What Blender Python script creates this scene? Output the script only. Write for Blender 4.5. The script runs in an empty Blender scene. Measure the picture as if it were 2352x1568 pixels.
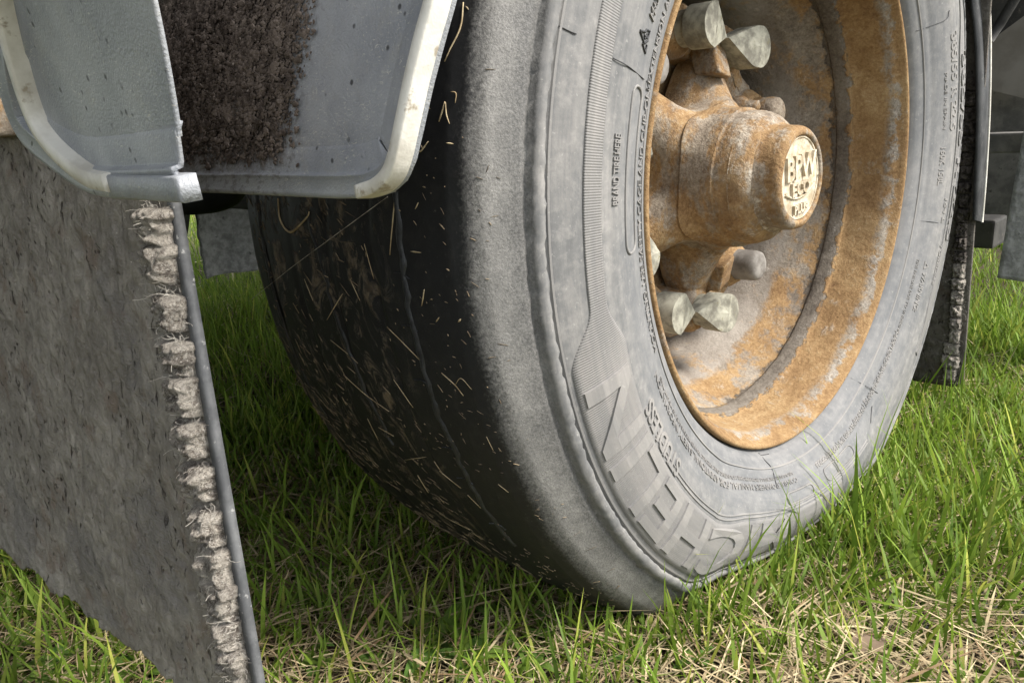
import bpy, bmesh, math, random
import numpy as np
from mathutils import Matrix, Vector
R2D = math.degrees
scene = bpy.context.scene

# ------------------------------------------------------------------ camera
CAM = np.array([-0.8137, -0.3725, 0.0790])
YAW, PITCH, ROLL, FPX = 0.7687, -0.2794, -0.0680, 1753.6
PW, PH = 2352.0, 1568.0
cy_, sy_ = math.cos(YAW), math.sin(YAW)
cp_, sp_ = math.cos(PITCH), math.sin(PITCH)
fwd = np.array([sy_*cp_, cy_*cp_, sp_])
rgt0 = np.array([cy_, -sy_, 0.0])
up0 = np.cross(rgt0, fwd)
rgt = math.cos(ROLL)*rgt0 + math.sin(ROLL)*up0
upv = -math.sin(ROLL)*rgt0 + math.cos(ROLL)*up0
cd = bpy.data.cameras.new('camera')
cam = bpy.data.objects.new('camera', cd)
scene.collection.objects.link(cam)
cd.sensor_width = 36.0
cd.lens = 36.0*FPX/PW
cd.clip_start = 0.02
cd.clip_end = 2000.0
m = Matrix.Identity(4)
for i in range(3):
    m[i][0], m[i][1], m[i][2], m[i][3] = rgt[i], upv[i], -fwd[i], CAM[i]
cam.matrix_world = m
scene.camera = cam

# ------------------------------------------------------------------ light
SUN_DIR = Vector((0.30, -0.66, 0.76)).normalized()      # towards the sun
world = bpy.data.worlds.new('World')
scene.world = world
world.use_nodes = True
wn = world.node_tree
for n in list(wn.nodes):
    wn.nodes.remove(n)
sky = wn.nodes.new('ShaderNodeTexSky')
sky.sky_type = 'NISHITA'
sky.sun_disc = False
sky.sun_elevation = math.asin(SUN_DIR.z)
sky.sun_rotation = math.atan2(SUN_DIR.x, SUN_DIR.y)
sky.air_density = 1.0
sky.dust_density = 1.5
sky.ozone_density = 1.0
hs = wn.nodes.new('ShaderNodeHueSaturation')
hs.inputs['Saturation'].default_value = 0.28
bg = wn.nodes.new('ShaderNodeBackground')
bg.inputs['Strength'].default_value = 0.15
wo = wn.nodes.new('ShaderNodeOutputWorld')
wn.links.new(sky.outputs[0], hs.inputs['Color'])
wn.links.new(hs.outputs[0], bg.inputs['Color'])
wn.links.new(bg.outputs[0], wo.inputs['Surface'])
sl = bpy.data.lights.new('sun', 'SUN')
sl.energy = 3.0
sl.angle = math.radians(16)
sl.color = (1.0, 0.945, 0.87)
sun = bpy.data.objects.new('sun', sl)
scene.collection.objects.link(sun)
sun.rotation_euler = SUN_DIR.to_track_quat('Z', 'Y').to_euler()
sun.location = (-3, -6, 6)
vs = scene.view_settings
vs.view_transform = 'Standard'
vs.look = 'None'
vs.exposure = 1.25
vs.gamma = 1.0
vs.use_curve_mapping = False
scene.cycles.max_bounces = 6
scene.cycles.use_denoising = True

# ------------------------------------------------------------------ pixel helpers (photo scaled to 2352 x 1568)
def ray(x, y):
    d = (x-PW/2)/FPX*rgt + (PH/2-y)/FPX*upv + fwd
    return d
def on(x, y, ax, v):
    d = ray(x, y)
    return CAM + (v-CAM[ax])/d[ax]*d
def on_cyl(x, y, r, cx=0.0, far=False):
    d = ray(x, y); o = CAM - np.array([cx, 0, 0])
    a = d[0]**2+d[2]**2; b = 2*(o[0]*d[0]+o[2]*d[2]); c = o[0]**2+o[2]**2-r*r
    disc = max(b*b-4*a*c, 0.0)
    k = (-b+(math.sqrt(disc) if far else -math.sqrt(disc)))/(2*a)
    return CAM + k*d

# ------------------------------------------------------------------ numpy noise
def _h(i, j, k, s):
    n = (i*374761393 + j*668265263 + k*2147483647 + s*974711) & 0xffffffff
    n = ((n ^ (n >> 13))*1274126177) & 0xffffffff
    return ((n ^ (n >> 16)) & 0xffff)/65535.0
def vnoise(P, s=0):
    P = np.asarray(P, float); f = np.floor(P); t = P-f; f = f.astype(np.int64)
    t = t*t*(3-2*t); out = 0
    for a in (0, 1):
        for b in (0, 1):
            for c in (0, 1):
                w = (t[..., 0] if a else 1-t[..., 0])*(t[..., 1] if b else 1-t[..., 1])*(t[..., 2] if c else 1-t[..., 2])
                out = out + w*_h(f[..., 0]+a, f[..., 1]+b, f[..., 2]+c, s)
    return out
def fbm(P, o=4, s=0):
    P = np.asarray(P, float); a = 0.5; v = 0
    for i in range(o):
        v = v + a*(vnoise(P*2**i + 17.3*i, s+i)-0.5); a *= 0.55
    return v

# ------------------------------------------------------------------ object helpers
COL = scene.collection
def tag(o, label=None, cat=None, group=None, kind=None):
    if label: o['label'] = label
    if cat: o['category'] = cat
    if group: o['group'] = group
    if kind: o['kind'] = kind
    return o
def empty(name, loc, label, cat, group=None):
    o = bpy.data.objects.new(name, None); COL.objects.link(o)
    o.location = loc; o.empty_display_size = 0.05
    bpy.context.view_layer.update()
    return tag(o, label, cat, group)
def wmat(o):
    m = Matrix.Translation(o.location)
    p = o.parent
    return m if p is None or True else m
def link(o, parent=None):
    COL.objects.link(o)
    if parent is not None:
        o.parent = parent
        # geometry is written in world coordinates, so cancel the parents' offsets
        off = Vector((0, 0, 0)); p = parent if parent.name.split('.')[0] != 'hub_cap' else None
        while p is not None:
            off += p.location; p = p.parent
        o.location = -off
    return o
def mesh_obj(name, V, F, mat, parent=None, smooth=True, col=None):
    me = bpy.data.meshes.new(name)
    V = np.asarray(V, dtype=np.float32)
    if isinstance(F, np.ndarray):
        n, k = F.shape
        me.vertices.add(len(V)); me.vertices.foreach_set('co', V.ravel())
        me.loops.add(n*k); me.loops.foreach_set('vertex_index', F.astype(np.int32).ravel())
        me.polygons.add(n); me.polygons.foreach_set('loop_start', np.arange(0, n*k, k, dtype=np.int32))
        me.update(calc_edges=True)
    else:
        me.from_pydata([tuple(map(float, v)) for v in V], [], F); me.update()
    if smooth:
        me.polygons.foreach_set('use_smooth', np.ones(len(me.polygons), dtype=bool))
    if col is not None:
        a = me.color_attributes.new('Col', 'FLOAT_COLOR', 'POINT')
        c = np.ones((len(V), 4), np.float32); c[:, :3] = col
        a.data.foreach_set('color', c.ravel())
    me.materials.append(mat)
    o = bpy.data.objects.new(name, me)
    return link(o, parent)
def grid_faces(nu, nv, closeu=False, closev=False):
    iu = np.arange(nu if closeu else nu-1); iv = np.arange(nv if closev else nv-1)
    a, b = np.meshgrid(iu, iv, indexing='ij'); a2 = (a+1) % nu; b2 = (b+1) % nv
    return np.stack([a*nv+b, a2*nv+b, a2*nv+b2, a*nv+b2], -1).reshape(-1, 4)
def lathe(profile, seg, a0=0.0, a1=2*math.pi):
    """profile of (y, r) revolved about the Y axis; first index angle"""
    p = np.asarray(profile, float); closed = abs(a1-a0-2*math.pi) < 1e-6
    t = np.linspace(a0, a1, seg, endpoint=not closed)
    V = np.stack([np.outer(np.cos(t), p[:, 1]), np.tile(p[:, 0], (seg, 1)), np.outer(np.sin(t), p[:, 1])], -1)
    return V.reshape(-1, 3), grid_faces(seg, len(p), closed), t
def dense(profile, step):
    out = []
    p = np.asarray(profile, float)
    for a, b in zip(p[:-1], p[1:]):
        n = max(1, int(np.linalg.norm(b-a)/step)); 
        for i in range(n): out.append(a+(b-a)*i/n)
    out.append(p[-1]); return np.array(out)
def catmull(pts, n=8):
    p = np.asarray(pts, float); p = np.vstack([2*p[0]-p[1], p, 2*p[-1]-p[-2]]); out = []
    for i in range(1, len(p)-2):
        for k in range(n):
            t = k/n
            out.append(0.5*(2*p[i]+(p[i+1]-p[i-1])*t+(2*p[i-1]-5*p[i]+4*p[i+1]-p[i+2])*t*t+(3*p[i]-p[i-1]-3*p[i+1]+p[i+2])*t**3))
    out.append(p[-2]); return np.array(out)
def tube(path, rad, sides=8, caps=True):
    P = np.asarray(path, float); n = len(P); rad = np.broadcast_to(np.asarray(rad, float), (n,))
    T = np.gradient(P, axis=0); T /= np.linalg.norm(T, axis=1)[:, None]+1e-12
    ref = np.array([0.13, 0.21, 0.97]) if abs(T[0][2]) < 0.9 else np.array([0.9, 0.3, 0.1])
    N = np.zeros_like(P); u = np.cross(T[0], ref); u /= np.linalg.norm(u)
    for i in range(n):
        u = u-T[i]*np.dot(u, T[i]); u /= np.linalg.norm(u)+1e-12; N[i] = u
    B = np.cross(T, N); a = np.linspace(0, 2*math.pi, sides, endpoint=False)
    V = (P[:, None]+rad[:, None, None]*(np.cos(a)[None, :, None]*N[:, None]+np.sin(a)[None, :, None]*B[:, None])).reshape(-1, 3)
    F = [tuple(f) for f in grid_faces(n, sides, False, True)]
    if caps:
        F.append(tuple(range(sides))[::-1]); F.append(tuple(range((n-1)*sides, n*sides)))
    return V, F
def box(x0, x1, y0, y1, z0, z1, bev=0.0):
    bm = bmesh.new(); bmesh.ops.create_cube(bm, size=1.0)
    for v in bm.verts:
        v.co = Vector(((x0+x1)/2+v.co.x*(x1-x0), (y0+y1)/2+v.co.y*(y1-y0), (z0+z1)/2+v.co.z*(z1-z0)))
    if bev: bmesh.ops.bevel(bm, geom=list(bm.edges), offset=bev, segments=2, affect='EDGES', profile=0.6)
    V = [tuple(v.co) for v in bm.verts]; bm.verts.index_update(); F = [tuple(v.index for v in f.verts) for f in bm.faces]; bm.free()
    return V, F
def join(parts):
    V = []; F = []
    for v, f in parts:
        o = len(V); V += [tuple(x) for x in v]; F += [tuple(int(i)+o for i in q) for q in f]
    return V, F

# ------------------------------------------------------------------ material helpers
class NT:
    def __init__(s, name):
        s.m = bpy.data.materials.new(name); s.m.use_nodes = True; s.t = s.m.node_tree
        s.t.nodes.clear(); s.out = s.t.nodes.new('ShaderNodeOutputMaterial')
    def n(s, typ, **kw):
        nd = s.t.nodes.new('ShaderNode'+typ)
        for k, v in kw.items(): setattr(nd, k, v)
        return nd
    def set(s, sock, v):
        if isinstance(v, bpy.types.NodeSocket): s.t.links.new(v, sock)
        elif isinstance(v, (tuple, list)) and len(v) == 3 and sock.type == 'RGBA': sock.default_value = (*v, 1)
        else: sock.default_value = v
    def math(s, op, a, b=0.0, c=None, clamp=False):
        nd = s.n('Math', operation=op, use_clamp=clamp); s.set(nd.inputs[0], a); s.set(nd.inputs[1], b)
        if c is not None: s.set(nd.inputs[2], c)
        return nd.outputs[0]
    def ss(s, v, lo, hi):
        nd = s.n('MapRange', interpolation_type='SMOOTHSTEP'); s.set(nd.inputs[0], v)
        nd.inputs[1].default_value = lo; nd.inputs[2].default_value = hi; nd.inputs[3].default_value = 0; nd.inputs[4].default_value = 1
        return nd.outputs[0]
    def inv(s, v): return s.math('SUBTRACT', 1.0, v)
    def mul(s, *a):
        r = a[0]
        for b in a[1:]: r = s.math('MULTIPLY', r, b)
        return r
    def add(s, a, b): return s.math('ADD', a, b)
    def mix(s, f, a, b, mode='MIX'):
        nd = s.n('Mix', data_type='RGBA', blend_type=mode); s.set(nd.inputs[0], f); s.set(nd.inputs[6], a); s.set(nd.inputs[7], b)
        return nd.outputs[2]
    def obj(s): return s.n('TexCoord').outputs['Object']
    def sep(s, v):
        nd = s.n('SeparateXYZ'); s.set(nd.inputs[0], v); return nd.outputs
    def comb(s, x, y, z):
        nd = s.n('CombineXYZ'); s.set(nd.inputs[0], x); s.set(nd.inputs[1], y); s.set(nd.inputs[2], z); return nd.outputs[0]
    def noise(s, vec, scale, detail=4, rough=0.6, dist=0.0):
        nd = s.n('TexNoise'); s.set(nd.inputs['Vector'], vec); nd.inputs['Scale'].default_value = scale
        nd.inputs['Detail'].default_value = detail; nd.inputs['Roughness'].default_value = rough; nd.inputs['Distortion'].default_value = dist
        return nd.outputs[0]
    def voro(s, vec, scale, feature='F1', out=0):
        nd = s.n('TexVoronoi', feature=feature); s.set(nd.inputs['Vector'], vec); nd.inputs['Scale'].default_value = scale
        return nd.outputs[out]
    def scale(s, vec, x, y, z):
        nd = s.n('Mapping'); s.set(nd.inputs[0], vec); nd.inputs['Scale'].default_value = (x, y, z); return nd.outputs[0]
    def ramp(s, f, stops):
        nd = s.n('ValToRGB'); s.set(nd.inputs[0], f); e = nd.color_ramp.elements
        while len(e) < len(stops): e.new(0.5)
        for q, (p, c) in zip(e, stops): q.position = p; q.color = (*c, 1)
        return nd.outputs[0]
    def con(s, g, k): return s.math('ADD', s.math('MULTIPLY', s.math('SUBTRACT', g, 0.5), k), 0.5)
    def cyl(s):
        v = s.obj(); x, y, z = s.sep(v)
        r = s.math('SQRT', s.add(s.math('MULTIPLY', x, x), s.math('MULTIPLY', z, z)))
        a = s.math('ARCTAN2', z, x)
        return v, r, a, y
    def bump(s, h, strength, dist, prev=None):
        nd = s.n('Bump'); s.set(nd.inputs['Height'], h); nd.inputs['Strength'].default_value = strength
        nd.inputs['Distance'].default_value = dist
        if prev is not None: s.t.links.new(prev, nd.inputs['Normal'])
        return nd.outputs[0]
    def pbr(s, col, rough=0.7, normal=None, metal=0.0, spec=0.5):
        p = s.n('BsdfPrincipled'); s.set(p.inputs['Base Color'], col); s.set(p.inputs['Roughness'], rough)
        p.inputs['Metallic'].default_value = metal; s.set(p.inputs['Specular IOR Level'], spec)
        if normal is not None: s.t.links.new(normal, p.inputs['Normal'])
        s.t.links.new(p.outputs[0], s.out.inputs[0]); return s.m

def m_tyre():
    s = NT('tyre_rubber'); v, r, a, y = s.cyl()
    cylv = s.comb(s.mul(a, 0.45), y, r)
    nz = s.noise(v, 18, 5, 0.65); fine = s.noise(v, 420, 3, 0.7); med = s.noise(v, 90, 5, 0.7)
    streak = s.noise(s.comb(s.mul(a, 1.2), s.mul(y, 30.0), s.mul(r, 60.0)), 2.0, 5, 0.65)
    # sidewall: weathered grey rubber, taupe dust
    side = s.ramp(s.con(s.add(s.add(s.mul(streak, 0.35), s.mul(nz, 0.35)), s.mul(med, 0.3)), 1.6), [(0.20, (0.088, 0.089, 0.091)), (0.42, (0.140, 0.140, 0.139)), (0.57, (0.194, 0.189, 0.182)), (0.78, (0.275, 0.263, 0.248))])
    side = s.mix(s.mul(s.ss(med, 0.5, 0.75), 0.35), side, (0.29, 0.28, 0.265))
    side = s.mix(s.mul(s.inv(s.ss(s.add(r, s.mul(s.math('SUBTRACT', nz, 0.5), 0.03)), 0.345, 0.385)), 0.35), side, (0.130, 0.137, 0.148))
    side = s.mix(s.mul(s.ss(s.noise(v, 240, 3, 0.7), 0.62, 0.72), 0.4), side, (0.36, 0.35, 0.33))
    # bald tread: black with brown mud splashes
    mudn = s.noise(s.comb(s.mul(a, 1.5), s.mul(y, 5.0), r), 9.0, 8, 0.72, 1.2)
    zone = s.mul(s.ss(y, 0.06, 0.13), s.inv(s.ss(y, 0.30, 0.33)))
    mud = s.mul(s.ss(mudn, 0.515, 0.63), zone)
    tread = s.mix(s.mul(s.ss(med, 0.45, 0.75), 0.5), (0.014, 0.0145, 0.0155), (0.034, 0.033, 0.032))
    flecks = s.ss(s.noise(v, 260, 3, 0.7), 0.66, 0.76)
    tread = s.mix(s.mul(flecks, 0.45), tread, (0.13, 0.12, 0.105))
    tread = s.mix(s.mul(mud, 0.9), tread, s.mix(s.ss(med, 0.4, 0.6), (0.070, 0.054, 0.038), (0.20, 0.158, 0.110)))
    # pale dust on the shoulder that breaks up into specks towards the tread
    yy = s.add(y, s.add(s.mul(s.math('SUBTRACT', nz, 0.5), 0.016), s.mul(s.math('SUBTRACT', med, 0.5), 0.006)))
    dust = s.inv(s.ss(yy, -0.014, 0.019))
    grain = s.noise(v, 900, 3, 0.7)
    speck = s.ss(s.add(dust, s.mul(s.math('SUBTRACT', s.noise(v, 340, 4, 0.8), 0.5), 1.1)), 0.20, 1.05)
    fuzz = s.noise(v, 520, 4, 0.7)
    dustc = s.ramp(s.con(s.add(s.add(s.mul(grain, 0.4), s.mul(nz, 0.3)), s.mul(med, 0.3)), 1.5), [(0.25, (0.115, 0.113, 0.108)), (0.50, (0.215, 0.209, 0.198)), (0.75, (0.345, 0.335, 0.314))])
    near = s.inv(s.ss(s.add(yy, s.mul(s.math('SUBTRACT', fuzz, 0.5), 0.012)), -0.020, -0.007))
    dustc = s.mix(s.mul(near, 0.7), dustc, s.mix(s.ss(fuzz, 0.38, 0.64), (0.060, 0.060, 0.060), (0.14, 0.137, 0.132)))
    tread = s.mix(s.mul(speck, 0.95), tread, dustc)
    face = s.mul(s.inv(s.ss(r, 0.4485, 0.4515)), s.inv(s.ss(y, 0.1, 0.12)))
    col = s.mix(face, tread, side)
    inb = s.ss(y, 0.335, 0.345)
    col = s.mix(inb, col, (0.03, 0.03, 0.03))
    h = s.add(s.mul(fine, 0.25), s.mul(med, 0.6))
    b = s.bump(h, 0.35, 0.0012)
    shoulder = s.mul(s.inv(face), s.inv(s.ss(y, -0.002, 0.01)))
    b = s.bump(s.mul(fuzz, shoulder), 0.35, 0.0020, b)
    b = s.bump(s.mul(mud, 1.0), 0.6, 0.002, b)
    rough = s.mix(face, (0.52, 0.52, 0.52), (0.75, 0.75, 0.75))
    return s.pbr(col, rough, b, spec=0.25)
def m_sidewall(ser=False):
    s = NT('sidewall_serrated' if ser else 'sidewall_relief'); v, r, a, y = s.cyl()
    streak = s.noise(s.comb(s.mul(a, 1.2), s.mul(y, 30.0), s.mul(r, 60.0)), 2.0, 5, 0.65)
    nz = s.noise(v, 18, 5, 0.65); med = s.noise(v, 90, 5, 0.7)
    col = s.ramp(s.add(s.mul(streak, 0.6), s.mul(nz, 0.4)), [(0.30, (0.150, 0.148, 0.146)), (0.46, (0.190, 0.184, 0.177)), (0.58, (0.232, 0.221, 0.209)), (0.72, (0.29, 0.274, 0.256))])
    col = s.mix(s.mul(s.ss(s.noise(v, 240, 3, 0.7), 0.62, 0.72), 0.4), col, (0.36, 0.35, 0.33))
    b = s.bump(s.add(s.mul(s.noise(v, 420, 3, 0.7), 0.25), s.mul(med, 0.6)), 0.35, 0.0012)
    if ser:
        wv = s.math('SINE', s.mul(a, 1350.0))
        edge = s.inv(s.ss(r, 0.4105, 0.4145))
        b = s.bump(s.math('MULTIPLY', s.add(s.mul(wv, 0.5), 0.5), 1.0), 0.35, 0.0012, b)
        col = s.mix(0.22, col, (0.11, 0.108, 0.105)); col = s.mix(s.mul(s.ss(wv, 0.2, 0.9), 0.15), col, (0.10, 0.10, 0.10))
    return s.pbr(col, 0.75, b, spec=0.35)
RUST = [(0.14, (0.055, 0.031, 0.018)), (0.34, (0.150, 0.086, 0.041)), (0.48, (0.245, 0.152, 0.072)), (0.60, (0.325, 0.220, 0.112)), (0.73, (0.42, 0.315, 0.180)), (0.88, (0.51, 0.43, 0.30))]
FLAKE = [(0.20, (0.055, 0.044, 0.035)), (0.40, (0.155, 0.130, 0.104)), (0.54, (0.26, 0.225, 0.182)), (0.68, (0.36, 0.32, 0.265)), (0.84, (0.48, 0.435, 0.37))]
def m_rim():
    s = NT('rusty_rim'); v, r, a, y = s.cyl()
    n1 = s.noise(v, 16, 6, 0.68); n2 = s.noise(v, 60, 6, 0.72); n3 = s.noise(v, 270, 5, 0.78); nb = s.noise(v, 7, 4, 0.6)
    g = s.add(s.add(s.mul(n1, 0.22), s.mul(n2, 0.33)), s.mul(n3, 0.45))
    g = s.con(s.add(s.mul(g, 0.75), s.mul(nb, 0.25)), 1.75)
    orange = s.ramp(g, RUST); grey = s.ramp(g, FLAKE)
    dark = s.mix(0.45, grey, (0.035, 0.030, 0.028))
    taupe = s.ramp(s.add(s.mul(nb, 0.5), s.mul(g, 0.5)), [(0.36, (0.135, 0.110, 0.086)), (0.50, (0.235, 0.206, 0.174)), (0.64, (0.33, 0.298, 0.258))])
    yd = s.add(y, s.add(s.mul(s.math('SUBTRACT', n1, 0.5), 0.034), s.mul(s.math('SUBTRACT', n2, 0.5), 0.026)))
    col = orange
    lipg = s.mul(s.ss(yd, 0.004, 0.008), s.inv(s.ss(yd, 0.014, 0.022)))
    col = s.mix(s.mul(lipg, s.ss(n2, 0.38, 0.56)), col, grey)
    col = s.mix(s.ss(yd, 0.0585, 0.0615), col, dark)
    patch = s.ss(s.add(s.noise(v, 11, 5, 0.65), s.mul(s.math('SUBTRACT', n2, 0.5), 0.55)), 0.43, 0.55)
    inner = s.mix(patch, grey, orange)
    col = s.mix(s.ss(yd, 0.079, 0.084), col, inner)
    thin = s.ss(s.add(n1, s.mul(s.math('SUBTRACT', n2, 0.5), 0.7)), 0.56, 0.70)
    taupe = s.mix(s.mul(thin, 0.75), taupe, orange)
    col = s.mix(s.ss(yd, 0.119, 0.130), col, taupe)
    pale = s.mul(s.ss(s.add(s.noise(v, 30, 7, 0.75), s.mul(lipg, 0.05)), 0.57, 0.68), 0.45)
    col = s.mix(pale, col, s.mix(s.ss(n3, 0.4, 0.6), (0.20, 0.18, 0.16), (0.43, 0.40, 0.36)))
    step = s.add(s.mul(s.ss(yd, 0.0585, 0.0615), -1.0), s.mul(s.ss(yd, 0.079, 0.084), 0.6))
    b = s.bump(s.add(step, s.mul(pale, 0.3)), 0.9, 0.003)
    b = s.bump(s.add(s.mul(n2, 1.0), s.mul(n3, 0.5)), 0.7, 0.0040, b)
    return s.pbr(col, 0.9, b, spec=0.2)
def m_hub(name, cream, dark=0.0):
    s = NT(name); v = s.obj(); x, y, z = s.sep(v)
    n1 = s.noise(v, 14, 6, 0.68); n2 = s.noise(v, 70, 6, 0.72); n3 = s.noise(v, 300, 3, 0.75)
    g = s.add(s.add(s.mul(n1, 0.30), s.mul(n2, 0.35)), s.mul(n3, 0.35))
    g = s.con(g, 1.55)
    rust = s.ramp(g, RUST); fl = s.ramp(g, FLAKE)
    m1 = s.ss(s.add(s.noise(s.scale(v, 1, 1.8, 0.7), 17, 6, 0.72), s.mul(s.math('SUBTRACT', n2, 0.5), 0.3)), 0.46, 0.58)
    c = s.mix(s.mul(m1, 0.85), rust, fl)
    c = s.mix(s.mul(s.ss(s.noise(v, 10, 5, 0.65), 0.52, 0.66), 0.5), c, (0.11, 0.078, 0.052))
    if cream:
        ring = s.mul(s.ss(y, -0.02, 0.0), s.inv(s.ss(y, 0.045, 0.075)))
        w = s.ss(s.add(s.add(s.mul(ring, 0.10), s.mul(z, 0.7)), s.noise(v, 24, 7, 0.75)), 0.60, 0.74)
        c = s.mix(s.mul(w, cream), c, s.mix(s.ss(n3, 0.4, 0.6), (0.30, 0.26, 0.20), (0.55, 0.51, 0.44)))
    b = s.bump(s.add(n2, s.mul(n3, 0.6)), 0.75, 0.0032)
    return s.pbr(c, 0.88, b, spec=0.25)
def m_noise(name, c0, c1, scale=30, rough=0.7, bs=0.4, bd=0.002, c2=None, sc2=120, spec=0.4, lo=0.35, hi=0.65, det=5):
    s = NT(name); v = s.obj(); n = s.noise(v, scale, det, 0.65)
    c = s.mix(s.ss(n, lo, hi), c0, c1)
    n2 = s.noise(v, sc2, 4, 0.7)
    if c2 is not None: c = s.mix(s.ss(n2, 0.6, 0.72), c, c2)
    b = s.bump(s.add(n, s.mul(n2, 0.5)), bs, bd)
    return s.pbr(c, rough, b, spec=spec)
def m_fender(name, muddy):
    s = NT(name); v = s.obj(); x, y, z = s.sep(v)
    n1 = s.noise(v, 22, 5, 0.6); peb = s.noise(v, 700, 2, 0.6); n2 = s.noise(v, 130, 5, 0.7)
    c = s.mix(s.ss(n1, 0.3, 0.7), (0.235, 0.247, 0.268), (0.345, 0.354, 0.368))
    c = s.mix(s.mul(s.ss(s.noise(v, 60, 5, 0.7), 0.5, 0.7), 0.45), c, (0.31, 0.305, 0.29))
    streaks = s.noise(s.scale(v, 1.0, 1.0, 2.8), 230, 6, 0.75, 1.2)
    c = s.mix(s.mul(s.ss(s.con(streaks, 1.5), 0.60, 0.74), s.ss(s.noise(v, 26, 3), 0.40, 0.58), 0.9), c, (0.60, 0.575, 0.51))
    spots = s.inv(s.ss(s.voro(v, 105), 0.10, 0.20))
    c = s.mix(s.mul(spots, s.ss(s.noise(v, 40, 2), 0.44, 0.54), 0.85), c, (0.025, 0.025, 0.027))
    b = s.bump(s.add(peb, s.mul(n2, 0.6)), 0.5, 0.0010)
    rough = 0.46
    if muddy:
        yy = s.add(s.add(y, s.mul(s.math('SUBTRACT', z, 0.06), 0.25)), s.mul(s.math('SUBTRACT', s.noise(v, 60, 5, 0.7), 0.5), 0.022))
        mk = s.mul(s.ss(yy, 0.040, 0.060), s.ss(s.add(z, s.mul(s.math('SUBTRACT', s.noise(v, 90, 4), 0.5), 0.02)), 0.056, 0.070))
        mn = s.noise(s.scale(v, 1.0, 1.0, 1.5), 170, 3, 0.55, 0.3); big = s.voro(s.mix(0.02, v, s.n('TexNoise').outputs[1]), 210, 'SMOOTH_F1')
        mc = s.ramp(s.con(s.add(s.mul(mn, 0.75), s.mul(big, 0.3)), 1.5), [(0.25, (0.030, 0.024, 0.020)), (0.45, (0.066, 0.052, 0.043)), (0.62, (0.115, 0.093, 0.078)), (0.82, (0.20, 0.168, 0.142))])
        thin = s.mul(s.ss(yy, 0.020, 0.045), s.ss(mn, 0.5, 0.62), 0.5); c = s.mix(thin, c, (0.10, 0.085, 0.072))
        c = s.mix(mk, c, mc)
        b = s.bump(s.mul(mk, s.add(mn, s.mul(s.noise(v, 420, 2, 0.5), 0.25))), 0.6, 0.004, b)
    return s.pbr(c, rough, b, spec=0.4)
def m_flap(name, lum=1.0, ybias=None):
    s = NT(name); v = s.obj(); x, y, z = s.sep(v)
    n1 = s.noise(v, 16, 5, 0.6); n2 = s.noise(v, 75, 5, 0.6, 0.4); n3 = s.noise(v, 420, 3, 0.6)
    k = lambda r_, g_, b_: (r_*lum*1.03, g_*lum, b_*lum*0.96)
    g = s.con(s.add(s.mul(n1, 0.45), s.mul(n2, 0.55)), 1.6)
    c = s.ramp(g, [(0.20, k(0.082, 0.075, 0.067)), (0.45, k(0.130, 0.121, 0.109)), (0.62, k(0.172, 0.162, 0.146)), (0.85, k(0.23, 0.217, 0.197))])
    c = s.mix(s.mul(s.ss(s.noise(v, 24, 6, 0.7), 0.54, 0.66), 0.55), c, k(0.105, 0.079, 0.063))
    pit = s.inv(s.ss(s.noise(s.scale(v, 1, 1.3, 0.6), 150, 3, 0.55, 0.8), 0.30, 0.40))
    rough_zone = s.ss(s.noise(v, 12, 3), 0.38, 0.6)
    pit = s.mul(pit, s.add(s.mul(rough_zone, 0.8), 0.2))
    c = s.mix(s.mul(pit, 0.85), c, k(0.026, 0.021, 0.018))
    fleck = s.ss(s.noise(v, 310, 3, 0.6, 0.5), 0.69, 0.75)
    c = s.mix(s.mul(fleck, 0.7), c, k(0.36, 0.34, 0.31))
    wave = s.math('SINE', s.mul(s.add(z, s.mul(y, 0.08)), 2600.0))
    wm = s.ss(s.noise(v, 11, 4, 0.6), 0.56, 0.64)
    c = s.mix(s.mul(wm, 0.35), c, k(0.085, 0.083, 0.088))
    h = s.add(s.add(s.mul(n2, 1.0), s.mul(n3, 0.16)), s.mul(wave, wm, 0.012))
    b = s.bump(h, 0.8, 0.008)
    b = s.bump(s.mul(pit, -1.0), 0.9, 0.003, b)
    return s.pbr(c, 0.93, b, spec=0.15)
def m_fibre():
    s = NT('worn_fibre'); v = s.obj()
    n = s.noise(v, 110, 5, 0.7, 0.6); f = s.noise(s.scale(v, 1, 2.6, 1), 520, 4, 0.75, 1.2)
    c = s.mix(s.ss(n, 0.38, 0.60), (0.20, 0.172, 0.146), (0.62, 0.56, 0.48))
    c = s.mix(s.mul(s.ss(f, 0.5, 0.62), 0.7), c, (0.76, 0.71, 0.64))
    c = s.mix(s.mul(s.inv(s.ss(f, 0.34, 0.46)), 0.65), c, (0.06, 0.052, 0.045))
    return s.pbr(c, 0.95, s.bump(s.add(s.mul(n, 1.4), f), 1.0, 0.007), spec=0.1)
def m_leaf(name, trans=0.35, rough=0.5):
    s = NT(name); at = s.n('Attribute', attribute_name='Col'); c = at.outputs['Color']
    p = s.n('BsdfPrincipled'); s.set(p.inputs['Base Color'], c); p.inputs['Roughness'].default_value = rough
    p.inputs['Specular IOR Level'].default_value = 0.35
    t = s.n('BsdfTranslucent'); s.set(t.inputs['Color'], c)
    mx = s.n('MixShader'); mx.inputs[0].default_value = trans
    s.t.links.new(p.outputs[0], mx.inputs[1]); s.t.links.new(t.outputs[0], mx.inputs[2]); s.t.links.new(mx.outputs[0], s.out.inputs[0])
    return s.m
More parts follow.
